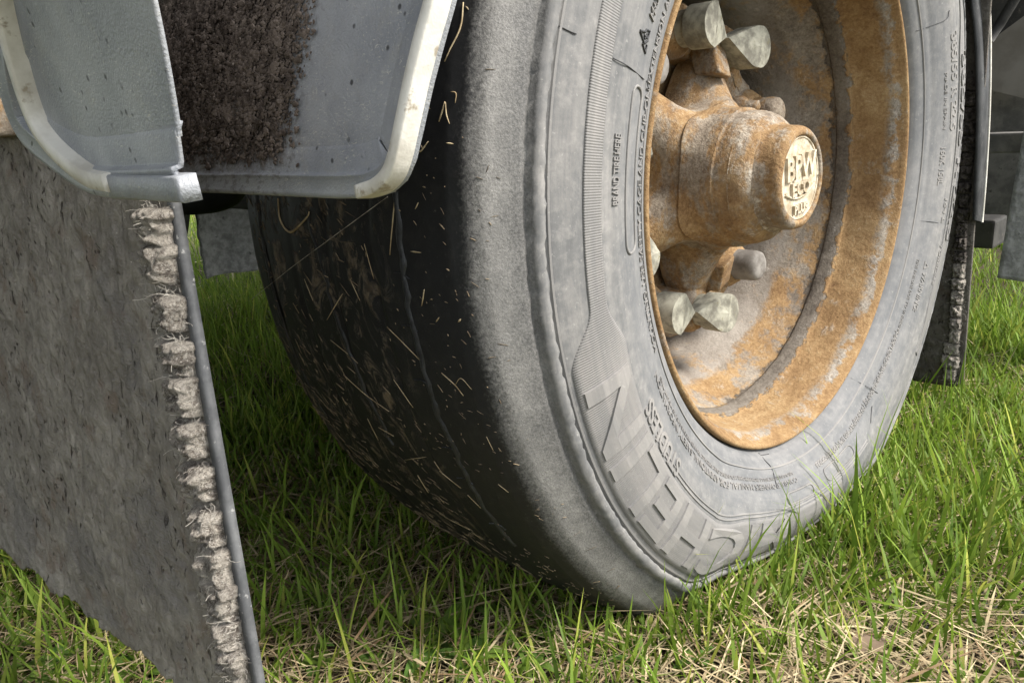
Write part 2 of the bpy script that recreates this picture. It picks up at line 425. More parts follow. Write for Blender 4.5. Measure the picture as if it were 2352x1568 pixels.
def m_ground():
    s = NT('soil_and_turf'); v = s.obj(); x, y, z = s.sep(v)
    n = s.noise(v, 9, 6, 0.65); f = s.noise(v, 130, 5, 0.75)
    soil = s.mix(s.ss(f, 0.35, 0.65), (0.035, 0.026, 0.018), (0.13, 0.10, 0.068))
    d = s.math('SQRT', s.add(s.mul(x, x), s.mul(y, y)))
    g = s.mix(s.ss(s.noise(v, 30, 5, 0.7), 0.4, 0.65), (0.05, 0.10, 0.018), (0.13, 0.19, 0.05))
    c = s.mix(s.ss(d, 2.5, 7.0), soil, g)
    return s.pbr(c, 0.95, s.bump(s.add(n, f), 0.9, 0.012), spec=0.15)

M = dict(tyre=m_tyre(), relief=m_sidewall(), serr=m_sidewall(True), rim=m_rim(),
    hub=m_hub('rusty_hub', 0.55), cap=m_hub('rusty_hub_cap', 0.85), disc=m_hub('rusty_disc', 0.0),
    capface=m_noise('cream_cap_face', (0.34, 0.275, 0.185), (0.56, 0.495, 0.39), 60, 0.9, 0.8, 0.003, (0.40, 0.27, 0.11), 40, 0.2),
    nutcap=m_noise('nut_cap_plastic', (0.15, 0.142, 0.115), (0.36, 0.35, 0.285), 55, 0.75, 0.5, 0.0015, (0.19, 0.17, 0.10), 90, 0.3),
    nutgrey=m_noise('nut_cap_grey', (0.12, 0.108, 0.096), (0.24, 0.225, 0.205), 40, 0.75, 0.35, 0.0015, (0.14, 0.115, 0.09), 90, 0.3),
    fl=m_fender('fender_plastic', False), fm=m_fender('muddy_fender_plastic', True),
    trim=m_noise('cream_edge_trim', (0.52, 0.49, 0.425), (0.72, 0.695, 0.63), 28, 0.65, 0.5, 0.0015, (0.36, 0.31, 0.24), 75, 0.35),
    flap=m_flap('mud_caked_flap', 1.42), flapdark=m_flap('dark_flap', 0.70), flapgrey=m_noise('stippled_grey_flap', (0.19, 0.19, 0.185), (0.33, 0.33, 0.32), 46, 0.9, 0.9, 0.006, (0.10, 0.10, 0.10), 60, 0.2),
    edge=m_noise('flap_edge_rubber', (0.062, 0.064, 0.067), (0.112, 0.114, 0.116), 60, 0.7, 0.4, 0.001, (0.30, 0.295, 0.285), 160, 0.3),
    mudclod=m_noise('dried_mud', (0.060, 0.047, 0.039), (0.175, 0.142, 0.119), 90, 0.95, 0.4, 0.001, (0.30, 0.255, 0.22), 300, 0.1),
    darkplastic=m_noise('black_plastic', (0.022, 0.023, 0.024), (0.055, 0.056, 0.056), 30, 0.55, 0.3, 0.001, (0.14, 0.135, 0.125), 160, 0.4),
    fibre=m_fibre(), fibreshade=m_noise('shaded_fibre', (0.030, 0.026, 0.023), (0.115, 0.10, 0.088), 90, 0.95, 0.9, 0.006, (0.21, 0.19, 0.165), 260, 0.1), strand=m_noise('loose_fibre', (0.18, 0.16, 0.14), (0.58, 0.54, 0.47), 80, 0.9, 0.1, 0.001),
    steel=m_noise('dark_chassis_paint', (0.022, 0.021, 0.020), (0.05, 0.047, 0.043), 18, 0.7, 0.4, 0.002, (0.11, 0.095, 0.08), 60),
    greysteel=m_noise('dusty_grey_steel', (0.085, 0.082, 0.076), (0.16, 0.152, 0.14), 22, 0.75, 0.4, 0.002, (0.05, 0.045, 0.04), 70),
    taupe=m_noise('taupe_panel', (0.17, 0.15, 0.125), (0.23, 0.21, 0.18), 12, 0.7, 0.2, 0.001),
    black=m_noise('black_rubber', (0.010, 0.010, 0.010), (0.02, 0.02, 0.02), 30, 0.6, 0.3, 0.001),
    rusty=m_hub('rusty_bracket', 0.4), straw=m_noise('dry_straw', (0.26, 0.19, 0.105), (0.50, 0.41, 0.26), 60, 0.8, 0.1, 0.001),
    strawgrey=m_noise('old_straw', (0.075, 0.056, 0.038), (0.27, 0.21, 0.135), 60, 0.85, 0.1, 0.001),
    groove=m_noise('worn_rubber_line', (0.016, 0.017, 0.019), (0.036, 0.038, 0.042), 120, 0.45, 0.5, 0.001),
    ground=m_ground(), grass=m_leaf('grass_blades', 0.40, 0.62), dry=m_leaf('dry_thatch', 0.15, 0.8), weed=m_leaf('weed_leaf', 0.35), hairm=m_noise('mould_line_rubber', (0.02, 0.02, 0.022), (0.05, 0.05, 0.052), 60, 0.6, 0.1, 0.001))

# ================================================================== GROUND
GZ = -0.412
def base_z(X): return np.interp(X, [-0.6, -0.24, -0.15, 0.05, 0.4], [-0.404, -0.400, -0.418, -0.430, -0.452])
def ground_z(X, Y):
    X = np.asarray(X, float); Y = np.asarray(Y, float)
    return base_z(X) - 0.02*np.clip((np.hypot(X, Y)-0.6)/1.5, 0, 1) + 0.045*fbm(np.stack([X*2.2, Y*2.2, X*0+3.1], -1), 3, 5)*np.clip((np.hypot(X, Y-0.15)-0.05)/0.5, 0, 1)
def axis_pts():
    a = np.concatenate([np.linspace(-1.6, 3.2, 161), 3.2*1.16**np.arange(1, 40)]); b = -1.6*1.22**np.arange(1, 33)
    return np.sort(np.concatenate([a, b]))
gx = axis_pts(); gy = axis_pts()
X, Y = np.meshgrid(gx, gy, indexing='ij')
tag(mesh_obj('ground', np.stack([X, Y, ground_z(X, Y)], -1).reshape(-1, 3), grid_faces(len(gx), len(gy)), M['ground']), 'grassy meadow ground under the trailer wheels', 'ground', kind='structure')

# ================================================================== WHEEL
TR, RIMR = 0.4975, 0.2977
SIDE = np.array([(0.004, 0.2985), (-0.0015, 0.3005), (-0.008, 0.305), (-0.0125, 0.312), (-0.0165, 0.321), (-0.0185, 0.324), (-0.0190, 0.3285), (-0.0245, 0.340), (-0.0305, 0.357),
                 (-0.0345, 0.375), (-0.0355, 0.395), (-0.0335, 0.415), (-0.0285, 0.432), (-0.0255, 0.4395)])
def ysurf(r): return np.interp(r, SIDE[:, 1], SIDE[:, 0])
RIDGE = [(-0.0228, 0.4402), (-0.0226, 0.4410), (-0.0272, 0.4420), (-0.0280, 0.4432), (-0.0276, 0.4460), (-0.0262, 0.4488), (-0.0236, 0.4502), (-0.0182, 0.4506), (-0.0176, 0.4520)]
SHO = [(-0.0185, 0.4545), (-0.0125, 0.465), (-0.0050, 0.4765), (0.0040, 0.4850), (0.016, 0.4900), (0.035, 0.4930), (0.070, 0.4955), (0.11, 0.497), (0.155, 0.4975)]
def deform(P):
    P = np.array(P, float); r = np.hypot(P[:, 0], P[:, 2]); a = np.arctan2(P[:, 2], P[:, 0])
    c = np.clip(-np.sin(a), 0.05, 1); lim = (0.002-base_z(0.46*np.cos(a)))/c
    k = 0.012; h = np.clip(0.5+0.5*(lim-TR)/k/2, 0, 1)
    kr = lim*(1-h)+TR*h-k*h*(1-h)
    t = np.clip((r-0.30)/(TR-0.30), 0, 1.2); rr = np.where(r > 0.30, 0.30+(r-0.30)*(kr-0.30)/(TR-0.30), r)
    bul = (TR-kr)*0.22*np.sin(np.pi*np.clip(t, 0, 1))**1.0*np.clip((P[:, 1]-0.155)/0.15, -1, 1)
    return np.stack([rr*np.cos(a), P[:, 1]+bul, rr*np.sin(a)], -1)
half = np.vstack([dense(SIDE, 0.004), np.array(RIDGE), dense(SHO, 0.0026)])
mir = half[::-1][1:].copy(); mir[:, 0] = 0.31-mir[:, 0]
prof = np.vstack([half, mir])
inner = np.array([(0.295, 0.292), (0.25, 0.285), (0.15, 0.27), (0.06, 0.285), (0.015, 0.292)])
NSEG = 640
V, F, tt = lathe(np.vstack([prof, inner]), NSEG)
n_p = len(prof)+len(inner)
# frayed rubbing ridge and slightly lumpy worn rubber
A = np.repeat(tt, n_p); Rr = np.hypot(V[:, 0], V[:, 2])
rid = (np.abs(Rr-0.4465) < 0.0075) & (V[:, 1] < 0)
jit = fbm(np.stack([np.cos(A)*120, np.sin(A)*120, Rr*420], -1), 4, 3)
V[rid, 1] += jit[rid]*0.0028
rs = Rr + np.where(rid, jit*0.0040, 0) + np.where(Rr > 0.452, 0.0016*fbm(V*28, 3, 9), 0)
for y0 in (0.098, 0.155, 0.213, 0.268):
    yw = V[:, 1]-y0-0.006*fbm(np.stack([np.cos(A)*7, np.sin(A)*7, A*0+y0*50], -1), 3, 12)
    rs = rs-np.where(Rr > 0.48, 0.0022*np.exp(-(yw/0.0042)**2)*np.clip(0.7+2*fbm(np.stack([np.cos(A)*14, np.sin(A)*14, A*0+y0*90], -1), 2, 4), 0, 1.3), 0)
V[:, 0] = rs*np.cos(A); V[:, 2] = rs*np.sin(A)
wheel = empty('truck_wheel', (0, 0.155, GZ), 'rusty trailer wheel with bald black tyre and grey dusty sidewall on grass', 'wheel')
tyre = mesh_obj('tyre', deform(V), grid_faces(NSEG, n_p, True, True), M['tyre'], wheel)
def on_side(px_, py_):
    y = -0.03
    for _ in range(6):
        p = on(px_, py_, 1, y); r = math.hypot(p[0], p[2]); y = float(ysurf(min(max(r, 0.3), 0.4395)))
    return r, math.atan2(p[2], p[0])
def side_pt(r, a, h=0.0):
    r = np.asarray(r, float); a = np.asarray(a, float)
    return np.stack([r*np.cos(a), ysurf(r)-h, r*np.sin(a)], -1)
def text_mesh(body, size, extrude=0.0, offset=0.0, shear=0.0, space=1.0, levels=3):
    cu = bpy.data.curves.new('t', 'FONT'); cu.body = body; cu.size = size; cu.offset = offset; cu.shear = shear
    cu.space_character = space; cu.resolution_u = 4; cu.extrude = 0.001; cu.align_x = 'LEFT'
    ob = bpy.data.objects.new('t', cu); COL.objects.link(ob)
    dg = bpy.context.evaluated_depsgraph_get(); me = bpy.data.meshes.new_from_object(ob.evaluated_get(dg))
    bpy.data.objects.remove(ob); bpy.data.curves.remove(cu)
    bm = bmesh.new(); bm.from_mesh(me); bpy.data.meshes.remove(me)
    ys = [v.co.y for v in bm.verts]; lo, hi = min(ys), max(ys)
    for k in range(1, levels+1):
        bmesh.ops.bisect_plane(bm, geom=bm.verts[:]+bm.edges[:]+bm.faces[:], plane_co=(0, lo+(hi-lo)*k/(levels+1), 0), plane_no=(0, 1, 0))
    bm.verts.index_update()
    Vt = np.array([tuple(v.co) for v in bm.verts]); Ft = [tuple(v.index for v in f.verts) for f in bm.faces]; bm.free()
    return Vt, Ft
def sidewall_text(body, r0, h, a0, a1=None, height=0.0012, offset=0.0, shear=0.0, levels=3, base=0.0, mat='relief'):
    """text read clockwise, letter tops outward: starts at angle a0 (radians), letter height h above radius r0"""
    Vt, Ft = text_mesh(body, h/0.69, offset=offset, shear=shear, levels=levels)
    x = Vt[:, 0]-Vt[:, 0].min(); w = x.max()
    arc = w/(r0+h/2) if a1 is None else (a0-a1)
    a = a0-x/w*arc; r = r0+Vt[:, 1]
    hh = np.where(Vt[:, 2] > 0, base+height, base-0.0012)
    mesh_obj('lettering', deform(side_pt(r, a, hh)), Ft, M[mat], tyre, smooth=False)
rad = math.radians
def unwrap(a): return a if a < rad(150) else a-2*math.pi      # keep bottom/left angles negative
# --- raised name band: wide panel that narrows into the serrated rib on the left
a_w = unwrap(on_side(1330, 800)[1])
def band(name, a0, a1, n, rin, rout, h, mat):
    t = np.linspace(a0, a1, n); q = np.array([(0, -0.001), (0, 1), (0.08, 1.0), (0.25, 1), (0.5, 1), (0.75, 1), (0.92, 1.0), (1, 1), (1, -0.001)])
    Vv = []
    for a in t:
        ri, ro = rin(a), rout(a)
        r = ri+(ro-ri)*q[:, 0]; Vv.append(side_pt(r, np.full(len(r), a), np.where(q[:, 1] > 0, h, -0.001)))
    mesh_obj(name, deform(np.vstack(Vv)), grid_faces(n, len(q)), M[mat], tyre, smooth=False)
sst = lambda x, a, b: (lambda t: t*t*(3-2*t))(min(max((x-a)/(b-a), 0), 1))
wide = lambda a: 1-sst(a, a_w-rad(7), a_w+rad(2)) if a < 0 else 0.0   # 1 inside the wide panel
# angles run from the bottom (-100 deg) clockwise to -190 deg; wide panel between -95 and a_w
pw = lambda a: sst(a, a_w-rad(3.5), a_w+rad(2.5))
band('name_panel', rad(-86), a_w-rad(4), 220, lambda a: 0.3945-0.016*pw(a), lambda a: 0.4115+0.0225*pw(a), 0.0011, 'serr')
band('sidewall_rib', a_w-rad(4), a_w-rad(70), 300, lambda a: 0.3945, lambda a: 0.4115, 0.0013, 'serr')
for rr_ in (0.3735, 0.3695):
    band('sidewall_line', rad(-70), rad(-152), 160, lambda a: rr_, lambda a: rr_+0.0011, 0.0009, 'relief')
band('sidewall_line', rad(80), rad(-275), 500, lambda a: 0.4375, lambda a: 0.4390, 0.0011, 'relief')
band('sidewall_line', rad(80), rad(-275), 500, lambda a: 0.3185, lambda a: 0.3197, 0.0012, 'relief')
sidewall_text('MICHELIN', 0.3835, 0.0455, rad(-107.5), rad(-164.5), 0.0016, offset=0.0012, levels=5, base=0.0011)
for x0, y0, x1, y1, txt, h, off in [(1560, 1066, 1487, 925, 'STUDLESS', 0.0155, 0.0006), (1416, 470, 1417, 308, 'BRAND TIRE HERE', 0.0075, 0.0002)]:
    r0, a0 = on_side(x0, y0); r1, a1 = on_side(x1, y1); a0 = a0 if a0 < 0 else a0-2*math.pi; a1 = a1 if a1 < 0 else a1-2*math.pi
    sidewall_text(txt, min(r0, r1)-h*0.2, h, a0, a1, 0.0014, offset=off)
sidewall_text("CONSULT OWNER'S MANUAL FOR ADDITIONAL SAFETY INFORMATION", 0.3375, 0.0062, rad(-101), rad(-158), 0.0011, levels=1)
sidewall_text('SERIOUS INJURY MAY RESULT FROM IMPROPER MOUNTING. ONLY SPECIALLY TRAINED PERSONS SHOULD MOUNT TIRES', 0.3305, 0.0036, rad(-101), rad(-156), 0.0009, levels=1)
sidewall_text('MOUNTING. USE SAFETY CAGE AND CLIP-ON EXTENSION AIR HOSE TO INFLATE', 0.3235, 0.0052, rad(-160), rad(-226), 0.0011, levels=1)
sidewall_text('TIRE FAILURE DUE TO UNDERINFLATION OR OVERLOADING. FOLLOW OWNERS MANUAL OR TIRE PLACARD IN VEHICLE', 0.3375, 0.0042, rad(-24), rad(-92), 0.0009, levels=1)
def ang2(x, y): return on_side(x, y)[1]
def right_text(txt, x0, y0, x1, y1, h, off=0.0003, hh=0.0009):
    r0, a0 = on_side(x0, y0); r1, a1 = on_side(x1, y1)
    sidewall_text(txt, (r0+r1)/2-h/2, h, a0, a1, hh, offset=off)
right_text('385/55 R 22.5', 2135, 70, 2116, 305, 0.0150, 0.0005)
right_text('160K 158L', 2112, 340, 2104, 425, 0.0100)
right_text('154 L', 2112, 455, 2103, 510, 0.0085)
band('name_panel', rad(30), rad(-42), 200, lambda a: 0.4000-0.010*(sst(a, rad(-40), rad(-30))-sst(a, rad(18), rad(29))), lambda a: 0.4115+0.0155*(sst(a, rad(-40), rad(-30))-sst(a, rad(18), rad(29))), 0.0012, 'serr')
sidewall_text('385/55 R 22.5', 0.3965, 0.0220, ang2(2172, 150), ang2(2142, 540), 0.0016, offset=0.0008, base=0.0012)
right_text('\u25b3 WARNING:', 2078, 600, 2044, 705, 0.0085)
right_text('TUBELESS', 2100, 555, 2082, 650, 0.0085)
right_text('MADE IN SPAIN', 2118, 170, 2112, 300, 0.0052, 0.0)
right_text('MAX LOAD SINGLE 4500 kg (9920 lbs) AT 900 kPa (130 psi) COLD', 2020, 760, 1850, 1075, 0.0055, 0.0, 0.001)
# rounded rectangle outlines (brand box on the left, small boxes at the bottom)
def outline_box(r0, r1, a0, a1, w=0.0011, h=0.0013):
    c = 0.42*(r1-r0); pts = []
    L = (a0-a1)*(r0+r1)/2
    for cx, cyy, s0 in [(L-c, r1-r0-c, 0), (c, r1-r0-c, 90), (c, c, 180), (L-c, c, 270)]:
        for k in range(7):
            t = rad(s0+15*k); pts.append((cx+c*math.cos(t), cyy+c*math.sin(t)))
    pts = np.array(pts+[pts[0]]); pts = dense(pts, 0.006)[:-1]
    rr = r0+pts[:, 1]; aa = a0-pts[:, 0]/((r0+r1)/2)
    P = deform(side_pt(rr, aa, 0.0004)); P = np.vstack([P, P[:1]])
    Vt, Ft = tube(P, w, 6, False); mesh_obj('outline_moulding', Vt, Ft, M['relief'], tyre)
def ang(x, y):
    r, a = on_side(x, y); return a if a < 0 else a-2*math.pi
outline_box(0.3405, 0.3600, ang(1435, 590), ang(1455, 190))
outline_box(0.3530, 0.3680, rad(-97), rad(-107))
outline_box(0.3480, 0.3660, rad(-77), rad(-91), 0.0008)
# snow-flake mountain emblem and M+S
def emblem(lines, w=0.0009):
    parts = []
    for pts in lines:
        q = [on_side(*p) for p in pts]; P = side_pt(np.array([k[0] for k in q]), np.array([k[1] for k in q]), 0.0004)
        parts.append(tube(dense(P, 0.004), w, 6))
    Vt, Ft = join(parts); mesh_obj('snow_emblem', deform(Vt), Ft, M['hairm'], tyre)
emblem([[(1469, 71), (1478, 100), (1486, 95), (1491, 72), (1484, 69), (1481, 74), (1469, 71)], [(1474, 100), (1481, 123), (1484, 104)], [(1478, 82), (1485, 88)], [(1485, 80), (1479, 90)]])
sidewall_text('M+S', on_side(1500, 20)[0]-0.006, 0.011, ang(1493, 38), ang(1508, -6), 0.0013)
# flash lines of the mould: thin dark hairs across the sidewall
for pts in [[(1282, 60), (1310, 74), (1322, 79)], [(1366, 101), (1400, 130), (1440, 152), (1478, 183)], [(1484, 186), (1489, 205), (1508, 207)], [(2080, 74), (2110, 55), (2140, 30)],
            [(2060, 505), (2090, 508), (2118, 517)], [(1941, 862), (1955, 880), (1967, 893)], [(1942, 866), (1950, 875)], [(1990, 930), (1998, 960), (1996, 975)], [(1740, 1040), (1752, 1062), (1762, 1085), (1764, 1140)], [(1744, 1046), (1760, 1043)]]:
    q = [on_side(*p) for p in pts]; P = side_pt(np.array([k[0] for k in q]), np.array([k[1] for k in q]), 0.0006)
    Vt, Ft = tube(deform(catmull(P, 5)), 0.0004, 5); mesh_obj('mould_line', Vt, Ft, M['hairm'], tyre)
# remains of the worn-off grooves on the tread
def tread_r(y):
    yy = min(y, 0.31-y); p = np.array(SHO); return float(np.interp(yy, p[:, 0], p[:, 1]))
def tread_pt(x, y):
    r = 0.496
    for _ in range(4):
        p = on_cyl(x, y, r); r = tread_r(p[1])
    return math.atan2(p[2], p[0]), p[1]
def tread_world(a, y, h=0.0):
    a = np.atleast_1d(np.asarray(a, float)); y = np.atleast_1d(np.asarray(y, float)); r = np.array([tread_r(q) for q in y])+h
    return deform(np.stack([r*np.cos(a), y, r*np.sin(a)], -1))
def tread_line(pix, w, h, wob=0.002, branches=()):
    q = np.array([tread_pt(*p) for p in pix]); q[:, 0] = np.where(q[:, 0] > 0, q[:, 0]-2*math.pi, q[:, 0])
    q = catmull(q, 14); n = len(q)
    q[:, 1] += wob*fbm(np.stack([q[:, 0]*40, q[:, 1]*0, q[:, 0]*0], -1), 3, 2)*2
    ww = w*(1+0.9*fbm(np.stack([q[:, 0]*60, q[:, 1]*0+4, q[:, 0]*0], -1), 3, 8))
    rows = [tread_world(q[:, 0], q[:, 1]+k*ww, hh) for k, hh in ((-1, -0.001), (-0.7, h*0.6), (0, h), (0.5, h*0.3), (1, -0.001))]
    Vv = np.stack(rows, 1).reshape(-1, 3); mesh_obj('groove_remnant', Vv, grid_faces(n, 5), M['groove'], tyre)
tread_line([(905, 440), (918, 560), (935, 690), (958, 780), (985, 890), (1020, 985), (1060, 1070), (1110, 1160), (1180, 1250)], 0.0042, 0.0016, 0.004)
for (x, y) in [(940, 640), (958, 760), (985, 885), (1050, 1040), (1085, 1110), (1160, 1215)]:
    tread_line([(x, y), (x-16, y-12), (x-34, y-14)], 0.0018, 0.0010, 0.001)
tread_line([(700, 480), (735, 600), (770, 720), (830, 880), (900, 1020)], 0.0030, 0.0006, 0.006)
tread_line([(590, 480), (620, 640), (670, 800), (750, 960)], 0.0028, 0.0006, 0.004)

# --- rim
RIM = [(0.300, 0.290), (0.012, 0.2905), (0.006, 0.2945), (0.003, 0.2975), (-0.0025, 0.2978), (-0.0052, 0.2962), (-0.0050, 0.2930), (-0.0015, 0.2905), (0.004, 0.2880), (0.010, 0.2840), (0.018, 0.2815), (0.035, 0.2790),
       (0.058, 0.2755), (0.0605, 0.2715), (0.078, 0.2690), (0.0805, 0.2705), (0.10, 0.2640), (0.125, 0.2520), (0.15, 0.2420), (0.18, 0.2360), (0.215, 0.2340), (0.245, 0.2380)]
RP = dense(catmull(RIM[3:], 3), 0.0035); RP = np.vstack([RIM[:3], RP])
V, F, t = lathe(RP, 360)
A = np.arctan2(V[:, 2], V[:, 0]); Rr = np.hypot(V[:, 0], V[:, 2])
d = 0.0030*fbm(V*45, 4, 4)+0.004*fbm(V*14, 3, 6); d[(V[:, 1] < 0.006)] *= 0.25; d[Rr > 0.287] *= 0.3
V[:, 0] = (Rr+d)*np.cos(A); V[:, 2] = (Rr+d)*np.sin(A)
rim = mesh_obj('rim', V, F, M['rim'], wheel)
# wheel disc deep inside, and the hub flange that carries the nuts
V, F, t = lathe(dense([(0.245, 0.240), (0.252, 0.228), (0.255, 0.20), (0.255, 0.10)], 0.008), 160)
mesh_obj('wheel_disc', V, F, M['disc'], wheel)
V, F, t = lathe(dense([(0.200, 0.190), (0.172, 0.199), (0.160, 0.199), (0.155, 0.195), (0.153, 0.188), (0.153, 0.146), (0.158, 0.140), (0.185, 0.134), (0.19, 0.08)], 0.004), 200)
A = np.arctan2(V[:, 2], V[:, 0]); V += (0.0022*fbm(V*55, 4, 14))[:, None]*np.array([0, 1.0, 0]); sc_ = 1-0.07*np.clip(np.cos(10*(A-rad(-68)))-0.2, 0, 1)*(np.hypot(V[:, 0], V[:, 2]) > 0.17); V[:, 0] *= sc_; V[:, 2] *= sc_
mesh_obj('hub_flange', V, F, M['disc'], wheel)
# --- hub: barrel that flares into arms towards the nut ring, pockets between them
def hub_r(y): return 0.965*np.interp(y, [0.029, 0.033, 0.039, 0.047, 0.056, 0.068, 0.085, 0.100, 0.115, 0.125, 0.140, 0.158], [0.060, 0.066, 0.071, 0.0745, 0.0765, 0.0780, 0.0800, 0.0815, 0.083, 0.0845, 0.086, 0.088])
ys = np.sort(np.concatenate([np.linspace(0.029, 0.056, 14), np.linspace(0.058, 0.176, 48), [0.0673, 0.0677, 0.1043, 0.1047]]))
hseg = 200; ht = np.linspace(0, 2*math.pi, hseg, endpoint=False)
VV = []
NUT0 = rad(-84)
for a in ht:
    arm = 0.5+0.5*np.cos(5*(a-rad(-78))); f = np.clip((ys-0.088)/0.06, 0, 1)
    r = hub_r(ys)+0.0022*((ys > 0.0675) & (ys < 0.1045))+(f**1.5)*(0.078*arm**1.3); VV.append(np.stack([r*math.cos(a), ys, r*math.sin(a)], -1))
V = np.array(VV).reshape(-1, 3); V += (0.0011*fbm(V*60, 4, 11))[:, None]*np.stack([np.cos(np.repeat(ht, len(ys))), 0*np.repeat(ht, len(ys)), np.sin(np.repeat(ht, len(ys)))], -1)*2
hub = mesh_obj('hub', V, grid_faces(hseg, len(ys), True), M['hub'], wheel)
# hub cap, recessed cream face and lettering
CAP = [(0.034, 0.073), (0.022, 0.0655), (0.014, 0.0600), (0.008, 0.0572), (0.000, 0.0560), (-0.008, 0.0553), (-0.0125, 0.0535), (-0.0150, 0.0505), (-0.0155, 0.0475), (-0.0145, 0.0455), (-0.0125, 0.0445)]
V, F, t = lathe(dense(catmull(CAP, 4), 0.002), 120)
V += 0.0012*np.stack([fbm(V*90, 3, 21)]*3, -1)
cap = mesh_obj('hub_cap', V, F, M['cap'], wheel); cap.location.y += 0.017
V, F, t = lathe(dense([(-0.0120, 0.0462), (-0.0118, 0.0005)], 0.0025), 90)
V[:, 1] += 0.0012*fbm(V*140, 3, 31)
mesh_obj('cap_face', V, F, M['capface'], cap)
def flat_text(body, size, cx, cz, tilt=0.0, off=0.0008, sx=1.0):
    Vt, Ft = text_mesh(body, size, offset=off, levels=0)
    x = (Vt[:, 0]-(Vt[:, 0].min()+Vt[:, 0].max())/2)*sx; z = Vt[:, 1]-(Vt[:, 1].min()+Vt[:, 1].max())/2
    c, s_ = math.cos(tilt), math.sin(tilt)
    P = np.stack([cx+c*x-s_*z, np.where(Vt[:, 2] > 0, -0.0152, -0.0105), cz+s_*x+c*z], -1)
    mesh_obj('lettering', P, Ft, M['capface'], cap, smooth=False)
flat_text('BPW', 0.034, 0.0, 0.013, rad(4), 0.0010, 0.95)
flat_text('ECO', 0.019, 0.0, -0.010, rad(4), 0.0006, 1.1)
flat_text('PLUS', 0.013, 0.001, -0.032, rad(4), 0.0005, 1.1)
arcp = np.array([(x, -0.0125, -0.0225-0.010*(1-(x/0.036)**2)+0.012+0.08*x) for x in np.linspace(-0.034, 0.036, 24)])
Vt, Ft = tube(arcp, 0.0016, 6); mesh_obj('lettering', Vt, Ft, M['capface'], cap)
ringp = np.array([(0.0435*math.cos(t), -0.0120, 0.0435*math.sin(t)) for t in np.linspace(0, 2*math.pi, 60)])
Vt, Ft = tube(ringp, 0.0012, 6); mesh_obj('raised_ring', Vt, Ft, M['capface'], cap)
# --- ten wheel nuts with plastic caps; pointed indicator caps aim at their neighbour
def nut_cap_mesh(point):
    """local frame: axis along -Y (outwards), tip towards +X"""
    n = 48; rings = []
    for y, sc in [(0.050, 1.05), (0.046, 1.05), (0.044, 1.0), (0.020, 0.98), (0.006, 0.97), (0.000, 0.90), (-0.003, 0.72), (-0.004, 0.4), (-0.0042, 0.02)]:
        ring = []
        for k in range(n):
            t = 2*math.pi*k/n; r = 0.0205*sc
            ring.append((r*math.cos(t), y, r*math.sin(t)))
        rings.append(ring)
    Vv = np.array(rings).transpose(1, 0, 2).reshape(-1, 3); return Vv, [tuple(f) for f in grid_faces(n, 9, True)]
def pointer_mesh():
    """pointed indicator: a hood round the nut with one sharp tip and a flat, creased end face"""
    n = 96; r0 = 0.0240; tip = 0.0500; al = math.acos(r0/tip)
    lv = [(0.026, 0.97), (0.0255, 1.0), (0.0015, 1.0), (0.0, 0.985), (-0.0002, 0.75), (-0.0004, 0.5), (-0.0004, 0.25), (-0.0004, 0.01)]
    Vv = []
    for k in range(n):
        t = 2*math.pi*k/n-math.pi; r = r0 if abs(t) > al else r0/math.cos(al-abs(t))
        for y, sc in lv:
            rr = r*sc; x = rr*math.cos(t); z = rr*math.sin(t); yy = y
            if y < 0.01: yy = y+0.26*max(0.0, x-0.004)-0.003*(x < 0.004)*min(1, (0.004-x)/0.004)
            else: yy = y+0.10*max(0.0, x-0.01)
            Vv.append((x, yy, z))
    return np.array(Vv), [tuple(f) for f in grid_faces(n, len(lv), True)]
def rotp(P, ang_):
    c, s_ = math.cos(ang_), math.sin(ang_); P = np.array(P, float)
    return np.stack([P[:, 0]*c-P[:, 2]*s_, P[:, 1], P[:, 0]*s_+P[:, 2]*c], -1)
capV, capF = nut_cap_mesh(False); ptV, ptF = pointer_mesh()
hexring = np.array([(0.023*math.cos(rad(60*k)), 0.0, 0.023*math.sin(rad(60*k))) for k in range(6)])
for k in range(10):
    a = NUT0+rad(36*k)-rad(36); bx, bz = 0.1675*math.cos(a), 0.1675*math.sin(a)
    base = np.array([bx, 0.0, bz])
    bv, bf, _ = lathe([(0.160, 0.032), (0.148, 0.031), (0.142, 0.027), (0.138, 0.0245), (0.1375, 0.001)], 28)
    nut = mesh_obj('wheel_nut', bv+base, bf, M['disc'], wheel)
    ptd = k in (0, 1, 5, 6, 8, 9)
    mk = 'nutcap' if ptd else ('disc' if k in (3, 4) else 'nutgrey')
    y0 = 0.108
    mesh_obj('nut_cap', capV+base+np.array([0, y0, 0]), capF, M[mk], nut)
    if ptd:
        nb = {0: 1, 1: 0, 5: 6, 6: 5, 3: 4, 4: 3, 8: 9, 9: 8}[k]; an = NUT0+rad(36*nb)-rad(36)
        dx, dz = 0.1675*math.cos(an)-bx, 0.1675*math.sin(an)-bz
        po = mesh_obj('nut_pointer', rotp(ptV, math.atan2(dz, dx))+base+np.array([0, y0-0.008, 0]), ptF, M['nutcap'], nut); po.data.set_sharp_from_angle(angle=rad(32))
